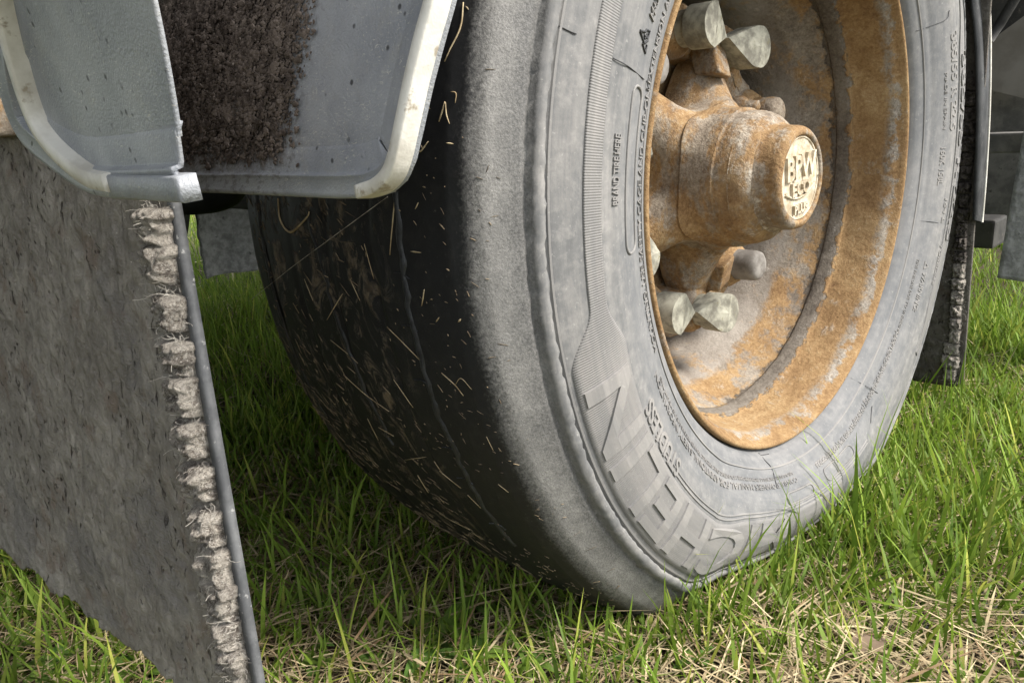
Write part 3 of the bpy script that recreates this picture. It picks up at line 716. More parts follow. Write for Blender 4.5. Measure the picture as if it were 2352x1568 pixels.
# rusty clamp lugs beside the nuts and a bolt head on the disc
for a, rr_, l in [(rad(-68), 0.135, 0.030), (rad(76), 0.138, 0.034)]:
    bm = bmesh.new(); bmesh.ops.create_cube(bm, size=1.0)
    for v in bm.verts: v.co = Vector((v.co.x*0.040, v.co.y*0.034, v.co.z*0.030))
    bmesh.ops.bevel(bm, geom=list(bm.edges), offset=0.003, segments=2, affect='EDGES', profile=0.5)
    P = np.array([tuple(v.co) for v in bm.verts]); bm.verts.index_update(); Ff = [tuple(v.index for v in f.verts) for f in bm.faces]; bm.free()
    P[:, 1] += P[:, 0]*0.4
    P = rotp(P, a)+np.array([rr_*math.cos(a), 0.136, rr_*math.sin(a)]); P += 0.002*np.stack([fbm(P*60, 3, 5)]*3, -1)
    mesh_obj('clamp_lug', P, Ff, M['disc'], wheel)
for a, rr_ in [(rad(36), 0.132), (rad(24), 0.14)]:
    bv, bf, _ = lathe([(0.160, 0.017), (0.136, 0.016), (0.130, 0.013), (0.126, 0.0085), (0.112, 0.008), (0.1118, 0.0005)], 6)
    mesh_obj('disc_bolt', bv+np.array([rr_*math.cos(a), 0, rr_*math.sin(a)]), bf, M['disc'], wheel, smooth=False)

# ================================================================== MUDGUARDS
def panel_surface(cx, rad_, y, th_):
    return np.stack([cx+rad_*np.cos(th_), y, rad_*np.sin(th_)], -1)
def resample(P, n):
    d = np.concatenate([[0], np.cumsum(np.linalg.norm(np.diff(P, axis=0), axis=1))]); t = np.linspace(0, d[-1], n)
    return np.stack([np.interp(t, d, P[:, k]) for k in range(P.shape[1])], -1)
def inset(poly, dist):
    """closed counter-clockwise or clockwise polygon in 2D moved inwards"""
    nx = np.roll(poly, -1, 0)-np.roll(poly, 1, 0); nn = np.stack([-nx[:, 1], nx[:, 0]], -1); nn /= np.linalg.norm(nn, axis=1)[:, None]+1e-12
    area = 0.5*np.sum(poly[:, 0]*np.roll(poly[:, 1], -1)-np.roll(poly[:, 0], -1)*poly[:, 1])
    return poly+nn*dist*(1 if area > 0 else -1)
def mudguard_panel(name, outline, cx, r0, sgn, mat, parent, lipw=None, mud=None):
    """outline in (y, s): s = arc length; sgn +1 when outward (towards the viewer) means larger radius"""
    to3 = lambda q, h: panel_surface(cx, r0+sgn*h, q[:, 0], q[:, 1]/r0)
    lw = np.ones(len(outline)) if lipw is None else lipw
    rings = []
    for ins, h in [(0.0, -0.004), (0.0, 0.0035), (0.0008, 0.0052), (0.0030, 0.0055), (0.0105, 0.0030), (0.0113, 0.0040), (0.0122, 0.0038), (0.0128, 0.0008), (0.0145, 0.0003), (0.0255, 0.0003), (0.0270, -0.0003), (0.030, -0.0016)]:
        q = inset(outline, 1.0); nrm = q-outline
        rings.append(to3(outline+nrm*(ins*lw)[:, None], h*np.where(h > 0, np.maximum(lw, 0.12), 1.0)))
    Vv = np.stack(rings, 1).reshape(-1, 3); parts = [(Vv, grid_faces(len(outline), len(rings), True))]
    core = outline+(inset(outline, 1.0)-outline)*(0.0265*lw)[:, None]
    s0, s1 = core[:, 1].min()+1e-4, core[:, 1].max()-1e-4; ns, ny = (430, 330) if mud is not None else (120, 120); G_ = []
    for s_ in np.linspace(s0, s1, ns):
        a_, b_ = core, np.roll(core, -1, 0); m_ = (a_[:, 1]-s_)*(b_[:, 1]-s_) <= 0; t_ = (s_-a_[m_, 1])/(b_[m_, 1]-a_[m_, 1]+1e-12); yy = a_[m_, 0]+t_*(b_[m_, 0]-a_[m_, 0])
        G_.append(np.stack([np.linspace(yy.min(), yy.max(), ny), np.full(ny, s_)], -1))
    G_ = np.array(G_).reshape(-1, 2); hh = np.full(len(G_), -0.0005)
    if mud is not None: hh = hh+mud(to3(G_, 0.0))
    parts.append((to3(G_, hh), grid_faces(ns, ny)))
    return mesh_obj(name, *join(parts), mat, parent)
def strip_on(name, path, cx, r0, sgn, w, h, mat, parent):
    """flat bead laid along a (y, s) path on the curved panel"""
    T = np.gradient(path, axis=0); T /= np.linalg.norm(T, axis=1)[:, None]; N = np.stack([-T[:, 1], T[:, 0]], -1)
    sec = [(-w, -0.001), (-w*0.98, h*0.88), (-w*0.86, h), (0, h*1.02), (w*0.86, h), (w*0.98, h*0.88), (w, -0.001)]
    rows = [panel_surface(cx, r0+sgn*hh, (path+N*o)[:, 0], (path+N*o)[:, 1]/r0) for o, hh in sec]
    Vv = np.stack(rows, 1).reshape(-1, 3)
    n = len(path); Ff = [tuple(f) for f in grid_faces(n, len(sec))]+[tuple(range(7)), tuple(range((n-1)*7, n*7))[::-1]]
    return mesh_obj(name, Vv, Ff, mat, parent, smooth=True)
def pix_to_panel(pix, cx, r0, far):
    out = []
    for x, y in pix:
        p = on_cyl(x, y, r0, cx, far); out.append((p[1], p))
    return out
# front mudguard of this wheel: outer face towards the camera
R_A = 0.588
def sA(p): 
    t = math.atan2(p[2], p[0]); t = t if t > 0 else t+2*math.pi
    return t*R_A
rp = [on_cyl(x, y, R_A) for x, y in [(560, 445), (700, 452), (790, 456), (852, 455), (893, 441), (924, 412), (943, 365), (960, 290), (982, 190), (1008, 90), (1033, 0)]]
ra = np.array([(p[1], sA(p)) for p in rp])
low = ra[0, 1]
slope = (ra[-1]-ra[-3])/np.linalg.norm(ra[-1]-ra[-3])
top = np.array([ra[-1, 0]-0.004, low-0.40])
outl = np.vstack([ra, [(ra[-1, 0]-0.006, ra[-1, 1]-0.03), (ra[-1, 0]-0.006, low-0.20), top], [(0.40, low-0.40), (0.405, low-0.20), (0.405, low-0.05), (0.395, low-0.015), (0.37, low)], [(0.2, low), ra[0]]])
outl = resample(outl, 420)[:-1]
fA = empty('mudguard', (-0.585, 0.155, 0.05), 'dark grey plastic mudguard with a mud caked middle, hanging before the bald tyre', 'mudguard')
def mud_h(P):
    k = np.clip((P[:, 1]+0.25*(P[:, 2]-0.06)-0.040+0.02*fbm(P*60, 3, 3))/0.02, 0, 1)*np.clip((P[:, 2]-0.0745)/0.012, 0, 1)
    n_ = np.abs(fbm(P*np.array([95, 95, 120]), 3, 61)); return k*(0.0010+0.004*fbm(P*40, 2, 62))
mudguard_panel('panel', outl, 0.0, R_A, 1, M['fm'], fA, None, mud_h)
tp = np.vstack([ra[3:], [(ra[-1, 0]-0.006, ra[-1, 1]-0.03), (ra[-1, 0]-0.006, low-0.2)]]); tp = resample(catmull(tp, 6), 120)
area = 1
Tn = np.gradient(tp, axis=0); Tn /= np.linalg.norm(Tn, axis=1)[:, None]
nin = np.stack([-Tn[:, 1], Tn[:, 0]], -1); nin *= np.sign(np.sum(nin*(np.array([0.15, low-0.2])-tp), 1))[:, None]
MG = np.random.default_rng(23); clods = []
bm = bmesh.new(); bmesh.ops.create_icosphere(bm, subdivisions=1, radius=1.0); CV = np.array([tuple(v.co) for v in bm.verts]); bm.verts.index_update(); CF = [tuple(v.index for v in f.verts) for f in bm.faces]; bm.free()
VAR = [CV*(1+1.5*fbm(CV*1.9+11.3*k_, 3, 5+k_))[:, None] for k_ in range(14)]
NC = 15000
YC = MG.uniform(0.012, 0.25, NC); ZC = MG.uniform(0.062, 0.19, NC)
dn = np.clip((YC+0.25*(ZC-0.06)-0.030+0.05*fbm(np.stack([YC*30, ZC*30, YC*0], -1), 3, 9))/0.040, 0, 1)*np.clip((ZC-0.060)/0.03, 0.05, 1)*np.clip(0.75+1.6*fbm(np.stack([YC*60, ZC*60, YC*0+3], -1), 2, 8), 0.1, 1)
for yc, zc, k_ in zip(YC, ZC, MG.random(NC) < dn):
    if not k_: continue
    t_ = math.pi-math.asin(zc/R_A); r_ = float(np.clip(MG.lognormal(math.log(0.00095), 0.45), 0.0004, 0.0026))
    a_ = MG.uniform(-0.9, 0.2); el = MG.uniform(1.0, 2.2); q = VAR[int(MG.integers(0, 14))]*np.array([0.5*r_, el*r_, 0.8*r_])
    q = np.stack([q[:, 0], q[:, 1]*math.cos(a_)-q[:, 2]*math.sin(a_), q[:, 1]*math.sin(a_)+q[:, 2]*math.cos(a_)], -1)
    rr0 = R_A+0.0010+r_*0.12
    clods.append((q+np.array([rr0*math.cos(t_), yc, rr0*math.sin(t_)]), CF))
tag(mesh_obj('mud_crust', *join(clods), M['mudclod'], fA, smooth=False), kind='stuff')
strip_on('edge_trim', tp+nin*0.0034, 0.0, R_A, 1, 0.0036, 0.0090, M['trim'], fA)
# rear mudguard of the wheel ahead: seen from inside, nearer the camera
CX_B, R_B = -1.31, 0.630
def sB(p): return math.atan2(p[2], p[0]-CX_B)*R_B
lb = [on_cyl(x, y, R_B, CX_B, True) for x, y in [(0, -20), (2, 90), (20, 188), (44, 268), (77, 325), (124, 368), (188, 415), (235, 439), (285, 448), (360, 451), (431, 452), (430, 430), (426, 396), (411, 318), (392, 201), (369, 84), (352, 0)]]
lba = np.array([(p[1], sB(p)) for p in lb])
left = catmull(lba[:10], 6); yb = lba[10, 0]-0.06; sb_ = lba[10, 1]
outB = np.vstack([left, [(lba[10, 0], sb_), (yb, sb_), (yb, 0.40), (lba[0, 0]+0.02, 0.40), (lba[0, 0]+0.008, lba[0, 1]+0.05), left[0]]])
outB = resample(outB, 460)[:-1]
fB = empty('mudguard', (-0.685, 0.06, 0.05), 'pale grey speckled plastic mudguard with wide rounded corner and cream edge, above the torn flap', 'mudguard')
# (left panel: lip only on the rounded side; cut edge on the other)
pB = mudguard_panel('panel', outB, CX_B, R_B, -1, M['fl'], fB)
# plain cut edge on the outboard side
ca, cb = lb[-4], lb[-1]; rd = np.array([ca[0]-CX_B, 0, ca[2]]); rd /= np.linalg.norm(rd)
nn = np.cross(cb-ca, rd); nn *= -np.sign(nn[1]); off_ = Vector(pB.location)+Vector(fB.location)
bm = bmesh.new(); bm.from_mesh(pB.data)
bmesh.ops.bisect_plane(bm, geom=bm.verts[:]+bm.edges[:]+bm.faces[:], plane_co=tuple(ca), plane_no=tuple(nn), clear_outer=True)
bm.to_mesh(pB.data); bm.free()
sol = pB.modifiers.new('thickness', 'SOLIDIFY'); sol.thickness = 0.0022; sol.offset = 0
tb = np.array([(p[1], sB(p)) for p in [on_cyl(x, y, R_B, CX_B, True) for x, y in [(284, 421), (330, 424), (400, 427), (440, 428), (453, 429)]]])
strip_on('lip_cover', resample(tb, 20), CX_B, R_B, -1, 0.0054, 0.0072, M['fl'], fB)
wp = [on_cyl(x, y, R_B, CX_B, True) for x, y in [(22, -30), (36, 33), (52, 100), (70, 165), (88, 225), (110, 280), (142, 326), (186, 368), (235, 402), (284, 413)]]
wpa = catmull(np.array([(p[1], sB(p)) for p in wp]), 10)
wpa = np.vstack([wpa[0]+(wpa[0]-wpa[6])*3, wpa]); wpa = resample(wpa, 90)
strip_on('edge_trim', wpa, CX_B, R_B, -1, 0.0045, 0.0090, M['trim'], fB)
# rear mudguard edge behind this wheel, seen edge-on at the right
fC = empty('mudguard', (0.59, 0.155, -0.12), 'thin dark mudguard with a bright edge behind the tyre, above the narrow dirty flap', 'mudguard')
ne = catmull(np.array([on(x, y, 0, 0.545) for x, y in [(2240, 506), (2244, 400), (2248, 250), (2244, 100), (2233, 0), (2215, -110)]]), 8)
fe = catmull(np.array([on(x, y, 0, 0.625) for x, y in [(2254, 510), (2263, 400), (2271, 250), (2273, 100), (2270, 0), (2262, -110)]]), 8)
mid = (ne+fe)/2+np.array([0, -0.003, 0])
rows = [ne+np.array([0.004, 0.005, 0]), ne, mid, fe]+[fe+np.array([0.002, 0.42*k/4, 0]) for k in range(1, 5)]+[fe+np.array([-0.002, 0.42*k/4, 0]) for k in (4, 3, 2, 1)]+[mid+np.array([0, 0.004, 0])]
mesh_obj('panel', np.stack(rows, 1).reshape(-1, 3), grid_faces(len(ne), len(rows), False, True), M['darkplastic'], fC)
Vt, Ft = tube(fe+np.array([0.0, -0.0012, 0]), 0.0017, 8); mesh_obj('edge_trim', Vt, Ft, M['trim'], fC)

# ================================================================== MUD FLAPS
def slab(name, P, back, mat, parent):
    """P: grid (nu, nv, 3) front face, back: offset vector; closed slab"""
    nu, nv = P.shape[:2]; Q = P.copy(); 
    bk = P+back
    Vv = np.vstack([P.reshape(-1, 3), bk.reshape(-1, 3)]); n = nu*nv
    Fq = grid_faces(nu, nv); Fs = [tuple(f[::-1]) for f in Fq]+[tuple(f+n) for f in Fq]
    idx = [(i, 0) for i in range(nu)]+[(nu-1, j) for j in range(1, nv)]+[(i, nv-1) for i in range(nu-2, -1, -1)]+[(0, j) for j in range(nv-2, 0, -1)]
    idx = [i*nv+j for i, j in idx]
    for a, b in zip(idx, idx[1:]+idx[:1]): Fs.append((a, b, b+n, a+n))
    return mesh_obj(name, Vv, Fs, mat, parent)
def fibre_block(seed, w, h, d):
    """lumpy pad: grid dome, local x = across, z = up, y = proud"""
    nu, nv = 26, 26; u = np.linspace(-1, 1, nu); v = np.linspace(-1, 1, nv); U, Vq = np.meshgrid(u, v, indexing='ij')
    prof_ = (1-np.abs(U)**6)*(1-np.abs(Vq)**5); prof_ = np.clip(prof_, 0, 1)**0.40
    P = np.stack([U*w/2, prof_*d, Vq*h/2], -1)
    nz = fbm(np.stack([U*2.2+seed*9.1, Vq*2.2, P[..., 1]*0+seed], -1), 5, seed)
    P[..., 1] += nz*d*1.3*prof_; P[..., 0] += 0.2*w*fbm(np.stack([Vq*3+seed, U, U*0], -1), 3, seed+3); P[..., 2] += 0.12*h*fbm(np.stack([U*3, Vq+seed, U*0], -1), 3, seed+7)
    P[..., 1] -= 0.002*(prof_ <= 0)
    return P.reshape(-1, 3), [tuple(f) for f in grid_faces(nu, nv)]
rng = np.random.default_rng(7)
# --- left flap: hangs from the wheel ahead, caked face towards the camera
flapL = empty('mud_flap', (-0.68, 0.25, -0.30), 'large mud caked rubber flap with a row of torn pale fibre pads', 'mud flap')
eT, eM, eB = on(398, 440, 0, -0.640), on(474, 881, 0, -0.652), on(591, 1539, 0, -0.664)
def edge_at(z):
    zs = [eB[2]-0.10, eB[2], eM[2], eT[2], eT[2]+0.14]
    d = (eB-eM)/(eB[2]-eM[2]); P0 = eB+d*(-0.10); d2 = (eT-eM)/(eT[2]-eM[2]); P4 = eT+d2*0.14
    pts = np.array([P0, eB, eM, eT, P4]); return np.array([np.interp(z, zs, pts[:, k]) for k in range(2)])
nu, nv = 230, 240
ysp = np.linspace(0, 1, nv)**1.0
ZB = -0.300
def bot(yv):   # ragged lower edge
    return ZB + 0.030*fbm(np.stack([yv*38, yv*0, yv*0], -1), 5, 13)
P = np.zeros((nu, nv, 3))
for i in range(nu):
    f = i/(nu-1)
    for j in range(nv):
        pass
zt = 0.17
fz = np.linspace(0, 1, nu)
YI = 0.58
for i, f in enumerate(fz):
    zmid = ZB+(zt-ZB)*f
    ex, ey = edge_at(zmid)
    yv = ey+(YI-ey)*ysp
    zb = bot(yv)
    z = zb+(zt-zb)*f
    xin = np.interp(zmid, [ZB, 0.17], [-0.716, -0.672])
    q = (yv-ey)/(YI-ey)
    x = ex+(xin-ex)*q**0.9 + 0.006*np.sin(q*math.pi*1.3)*(1-f)
    P[i, :, 0] = x; P[i, :, 1] = yv; P[i, :, 2] = z
caked = np.clip((P[..., 1]-0.06)/0.03, 0, 1)
rg = 1-2*np.abs(fbm(P*np.array([40, 95, 60]), 4, 41))/0.5
P[..., 0] -= (0.0020*rg+0.0022*fbm(P*np.array([60, 110, 80]), 2, 44)+0.008*fbm(P*13, 3, 43)-0.001)*(0.25+0.75*caked)
slab('flap_sheet', P, np.array([0.0028, 0.003, 0]), M['flap'], flapL)
# smooth rubber edge facing outwards
ez = np.linspace(ZB-0.003, zt, 90); ee = np.array([[*edge_at(z), z] for z in ez])
wob = 0.0006*fbm(np.stack([ez*60, ez*0, ez*0], -1), 3, 3)
rows = [ee+np.array([0.0032, 0.004, 0]), ee+np.array([0.0031, -0.0012, 0]), ee+np.array([-0.0018, -0.0014, 0])+np.stack([wob*1.5, wob, 0*wob], -1), ee+np.array([-0.0024, 0.006, 0])+np.stack([wob, 0*wob, 0*wob], -1), ee+np.array([0.001, 0.008, 0])]
mesh_obj('rubber_edge', np.stack(rows, 1).reshape(-1, 3), grid_faces(len(ez), len(rows), False, True), M['edge'], flapL, smooth=False)
strL = []
def strands(parts, c, nrm, ux, n, size, seed):
    r = np.random.default_rng(seed)
    for _ in range(n):
        p = c+ux*r.uniform(-1, 1)*size+np.array([0, 0, 1])*r.uniform(-1, 1)*size*0.95+nrm*r.uniform(0.002, 0.006)
        pts = [p]; d = r.normal(size=3); d -= nrm*np.dot(d, nrm)*0.5; d /= np.linalg.norm(d)
        L = r.uniform(0.2, 1.0)*size*0.32
        for k in range(4):
            d = d+r.normal(size=3)*0.5+nrm*0.05; d /= np.linalg.norm(d); pts.append(pts[-1]+d*L)
        parts.append(tube(np.array(pts), r.uniform(0.00007, 0.00016), 3, False))
ypx = [522, 605, 735-15, 822, 918-5, 1012, 1110, 1215, 1310, 1395-10, 1462, 1535]
for k, yp in enumerate(ypx):
    z = None
    # height on the flap for this picture row, along the edge
    lo_, hi_ = ZB, 0.1
    zz = np.linspace(ZB, 0.1, 400); best = min(zz, key=lambda q: abs((lambda d: PH/2-FPX*np.dot(d, upv)/np.dot(d, fwd))(np.array([*edge_at(q), q])-CAM)-yp))
    ex, ey = edge_at(best)
    w = 0.029 if yp < 700 else 0.0265; h = 0.0228*float(rng.uniform(0.88, 1.08)); w *= float(rng.uniform(0.88, 1.12))
    Vb, Fb = fibre_block(k+3, w, h, 0.0120)
    Pw = np.stack([ex-0.0015-Vb[:, 1], ey+0.0185+Vb[:, 0]*0.98, best+Vb[:, 2]+0.04*Vb[:, 0]], -1)
    mesh_obj('fibre_pad', Pw, Fb, M['fibre'], flapL)
    strands(strL, np.array([ex-0.002, ey+0.0195, best]), np.array([-1.0, 0, 0]), np.array([0, 1.0, 0]), 170, 0.0125, 100+k)
Vt, Ft = join(strL); tag(mesh_obj('loose_fibre', Vt, Ft, M['strand'], flapL), kind='stuff')
# straw caught on the pads
# --- right flap behind this wheel
flapR = empty('mud_flap', (0.575, 0.15, -0.40), 'narrow looking dark dirty flap with frayed pads along its edge, behind the tyre', 'mud flap')
XR = 0.575
e0, e1 = on(2236, 540, 0, XR), on(2211, 880, 0, XR); zbR = -0.406
nu, nv = 110, 90
P = np.zeros((nu, nv, 3))
for i, f in enumerate(np.linspace(0, 1, nu)):
    z = zbR+(0.30-zbR)*f; ey = e1[1]+(e0[1]-e1[1])*(z-e1[2])/(e0[2]-e1[2])
    cr = 0.018 if z < zbR+0.02 else 0.0
    rr_ = 0.016; dz = max(0.0, zbR+rr_-z); ins = rr_-math.sqrt(max(rr_**2-dz**2, 0)) if dz > 0 else 0.0
    yv = (ey+ins)+(0.38-ey-ins)*np.linspace(0, 1, nv)
    P[i, :, 0] = XR; P[i, :, 1] = yv; P[i, :, 2] = z-0.02*(yv-ey)
cz = np.clip((P[..., 1]-0.0)/0.02, 0, 1)*np.clip((P[..., 2]-zbR-0.016)/0.01, 0, 1)
P[..., 0] -= 0.006*(0.5+fbm(P*np.array([20, 50, 28]), 5, 55))*cz + 0.003*np.sin(P[..., 2]*260)*0.25*cz
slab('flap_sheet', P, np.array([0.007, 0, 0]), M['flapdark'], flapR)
strR = []
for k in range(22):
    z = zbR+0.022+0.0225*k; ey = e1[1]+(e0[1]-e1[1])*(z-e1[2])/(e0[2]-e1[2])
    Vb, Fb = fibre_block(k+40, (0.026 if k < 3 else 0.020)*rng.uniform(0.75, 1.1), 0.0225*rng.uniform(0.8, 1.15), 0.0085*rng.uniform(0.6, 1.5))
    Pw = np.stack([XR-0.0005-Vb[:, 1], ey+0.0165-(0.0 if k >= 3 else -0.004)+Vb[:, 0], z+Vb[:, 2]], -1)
    mesh_obj('fibre_pad', Pw, Fb, M['fibre' if k < 9 else 'fibreshade'], flapR)  # upper pads: the mudguard's shade is painted in with a darker fibre colour
    if k < 10: strands(strR, np.array([XR-0.004, ey+0.016, z]), np.array([-1.0, 0, 0]), np.array([0, 1.0, 0]), 16, 0.012, 300+k)
Vt, Ft = join(strR); tag(mesh_obj('loose_fibre', Vt, Ft, M['strand'], flapR), kind='stuff')
# --- far flap of the opposite side, seen through the gap
flapO = empty('mud_flap', (0.22, 2.0, -0.33), 'short weathered grey flap with a ragged edge, far under the trailer', 'mud flap')
nu, nv = 60, 30; P = np.zeros((nu, nv, 3))
for i, f in enumerate(np.linspace(0, 1, nu)):
    z = -0.332+0.42*f; w0 = 1.86+0.012*math.sin(40*f)*(1 if f < 0.5 else 0.3)
    P[i, :, 0] = 0.165+0.34*np.linspace(0, 1, nv); P[i, :, 1] = 2.0+0.02*np.sin(9*np.linspace(0, 1, nv)); P[i, :, 2] = z+0.010*fbm(np.stack([np.linspace(0, 9, nv), np.full(nv, 1.0), np.zeros(nv)], -1), 3, 3)*(1-f)
P[..., 0] += (0.02*fbm(P*np.array([0, 0, 40]), 3, 4))
slab('flap_sheet', P, np.array([0.0, 0.012, 0]), M['flapgrey'], flapO)
# --- stippled light grey flap further back on the right
flapF = empty('mud_flap', (0.95, 0.05, -0.28), 'pale grey stippled flap hanging at a slant beside the crossbar', 'mud flap')
bl, tl = on(2290, 638, 0, 0.95), on(2380, 110, 0, 0.95)
nu, nv = 60, 40; P = np.zeros((nu, nv, 3))
for i, f in enumerate(np.linspace(0, 1, nu)):
    L_ = bl+(tl-bl)*f
    P[i, :, 0] = 0.95+0.02*f; P[i, :, 1] = L_[1]-0.36*np.linspace(0, 1, nv); P[i, :, 2] = L_[2]-0.03*np.linspace(0, 1, nv)
P[..., 0] -= 0.003*np.clip(fbm(P*np.array([1, 130, 55]), 3, 15), 0, 1)*3
slab('flap_sheet', P, np.array([0.006, 0, 0]), M['flapgrey'], flapF)

# ================================================================== UNDERCARRIAGE
def thing_box(name, label, cat, dims, mat, bev=0.004, group=None):
    Vt, Ft = box(*dims, bev); return tag(mesh_obj(name, Vt, Ft, M[mat], None, smooth=False), label, cat, group)
trailer = empty('trailer_chassis', (-1.0, 1.2, 0.5), 'dark painted trailer chassis above the wheels', 'trailer chassis')
for nm, d in [('deck', (-5.0, 1.9, -0.04, 2.46, 0.78, 1.00)), ('side_rail', (-5.0, 1.9, -0.05, 0.02, 0.70, 0.86)), ('chassis_rail', (-5.0, 1.9, 0.62, 0.76, 0.34, 0.78)), ('chassis_rail', (-5.0, 1.9, 1.64, 1.78, 0.34, 0.78))]:
    Vt, Ft = box(*d, 0.006); mesh_obj(nm, Vt, Ft, M['steel'], trailer, smooth=False)
Vt, Ft = box(1.72, 1.9, -0.045, 2.45, 0.02, 0.775, 0.006); mesh_obj('rear_beam', Vt, Ft, M['steel'], trailer, smooth=False)
for X0 in (-2.6, -1.3, 0.1, 1.4):
    Vt, Ft = box(X0, X0+0.10, 0.02, 2.44, 0.66, 0.78, 0.004); mesh_obj('cross_member', Vt, Ft, M['steel'], trailer, smooth=False)
ax = empty('axle', (0, 1.2, 0.0), 'dark round axle tube between the wheels', 'axle')
Vt, Ft = tube([(0, 0.20, 0), (0, 0.6, 0), (0, 1.8, 0), (0, 2.1, 0)], 0.073, 24); mesh_obj('axle_tube', Vt, Ft, M['steel'], ax)
V, F, t = lathe([(0.19, 0.05), (0.19, 0.205), (0.20, 0.21), (0.36, 0.21), (0.37, 0.20), (0.37, 0.06)], 64); mesh_obj('brake_drum', V, F, M['steel'], ax)
# air spring
asx, asy = -0.262, 0.93
airs = empty('air_spring', (asx, asy, -0.04), 'black rounded rubber air spring under the chassis', 'air spring')
pp = catmull([(-0.036, 0.001), (-0.034, 0.035), (-0.018, 0.066), (0.02, 0.085), (0.08, 0.092), (0.20, 0.095), (0.26, 0.088), (0.30, 0.07)], 6)
t = np.linspace(0, 2*math.pi, 40, endpoint=False)
Vv = np.array([[(asx+r*math.cos(a), asy+r*math.sin(a), z) for z, r in pp] for a in t]).reshape(-1, 3)
mesh_obj('bellows', Vv, grid_faces(40, len(pp), True), M['black'], airs)
Vt, Ft = box(asx-0.06, asx+0.06, asy-0.2, asy+0.06, 0.29, 0.35, 0.004); mesh_obj('top_plate', Vt, Ft, M['steel'], airs, smooth=False)
# opposite wheel (tyre seen through the gap)
wo_ = empty('truck_wheel', (-0.36, 2.09, GZ), 'dark tyre on the far side under the trailer', 'wheel')
V, F, t = lathe(np.vstack([half[::3], mir[::3]]), 96); V = deform(V)+np.array([-0.36, 1.90, 0]); mesh_obj('tyre', V, grid_faces(96, len(half[::3])+len(mir[::3]), True, True), M['black'], wo_)
V, F, t = lathe([(2.15, 0.30), (2.10, 0.27), (2.0, 0.25), (2.0, 0.08), (1.95, 0.01)], 48); mesh_obj('rim', V+np.array([-0.36, 0, 0]), F, M['steel'], wo_)
# things behind the right flap
thing_box('crossbar', 'dusty grey horizontal crossbar behind the thin mudguard edge', 'crossbar', (1.05, 1.10, -0.25, 2.4, on(2300, 352, 0, 1.05)[2], on(2300, 306, 0, 1.05)[2]), 'greysteel')
q0, q1, q2, q3 = on(2278, 92, 0, 1.3), on(2278, 208, 0, 1.3), on(2375, 232, 0, 1.3), on(2375, 20, 0, 1.3)
def plate(name, pts, thick, mat, label, cat):
    P = np.array(pts); n = len(P); Vt = np.vstack([P, P+np.array([thick, 0, 0])])
    Ft = [tuple(range(n)), tuple(range(2*n-1, n-1, -1))]+[(i, (i+1) % n, (i+1) % n+n, i+n) for i in range(n)]
    return tag(mesh_obj(name, Vt, Ft, M[mat], None, smooth=False), label, cat)
ex = np.array([0, 0.3, 0])
plate('underrun_panel', [q0+ex, q1+ex*1.0+np.array([0, 0, 0.004]), q1, q2, q3, q0], 0.02, 'taupe', 'taupe painted panel in the shade behind the thin mudguard edge', 'panel')
w0, w1, w2, w3 = on(2270, 200, 0, 1.36), on(2270, 540, 0, 1.36), on(2390, 560, 0, 1.36), on(2390, 200, 0, 1.36)
plate('back_plate', [w0+ex, w1+ex, w1, w2, w3, w0], 0.03, 'greysteel', 'dark grey steel plate behind the crossbar', 'plate')
b0 = on(2262, 548, 0, 1.2)
brk = box(1.15, 1.25, b0[1]-0.03, b0[1]+0.5, b0[2]-0.015, b0[2]+0.05, 0.006); tag(mesh_obj('support_bracket', *brk, M['steel'], None, smooth=False), 'dark steel bracket end below the crossbar', 'bracket')
g0 = on(2340, 10, 0, 1.1)
Vt, Ft = tube([on(2272, 92, 0, 1.1), on(2300, 50, 0, 1.1), on(2330, 0, 0, 1.1), on(2350, -40, 0, 1.1)], 0.010, 10); tag(mesh_obj('diagonal_strut', Vt, Ft, M['steel']), 'thin dark diagonal strut above the taupe panel', 'strut')
# rusty bracket behind the left flap's mudguard
rb = on(6, 275, 1, 0.30)
Vt, Ft = box(rb[0]-0.012, rb[0]+0.010, 0.28, 0.34, rb[2]-0.012, rb[2]+0.014, 0.004); tag(mesh_obj('flap_bracket', Vt, Ft, M['rusty'], None), 'small rusty bracket holding the mud caked flap', 'bracket')

# ================================================================== STRAW ON THE TYRE
def straw_ribbon(q, w, lift, twist=0.0):
    """q: (angle, y) points on the tread -> thin bent ribbon with thickness"""
    q = catmull(q, 5) if len(q) > 2 else resample(np.asarray(q, float), 5)
    P = tread_world(q[:, 0], q[:, 1], lift); n = len(P)
    T = np.gradient(P, axis=0); T /= np.linalg.norm(T, axis=1)[:, None]+1e-9
    N = np.stack([np.cos(q[:, 0]), 0*q[:, 0], np.sin(q[:, 0])], -1); B = np.cross(T, N)
    ww = (w*np.sin(np.linspace(0.35, math.pi-0.25, n)))[:, None]
    Vv = np.stack([P-B*ww, P+N*w*0.9, P+B*ww, P-N*w*0.4], 1).reshape(-1, 3)
    Ff = [tuple(f) for f in grid_faces(n, 4, False, True)]+[(0, 1, 2, 3), tuple(range(4*n-4, 4*n))[::-1]]
    return Vv, Ff
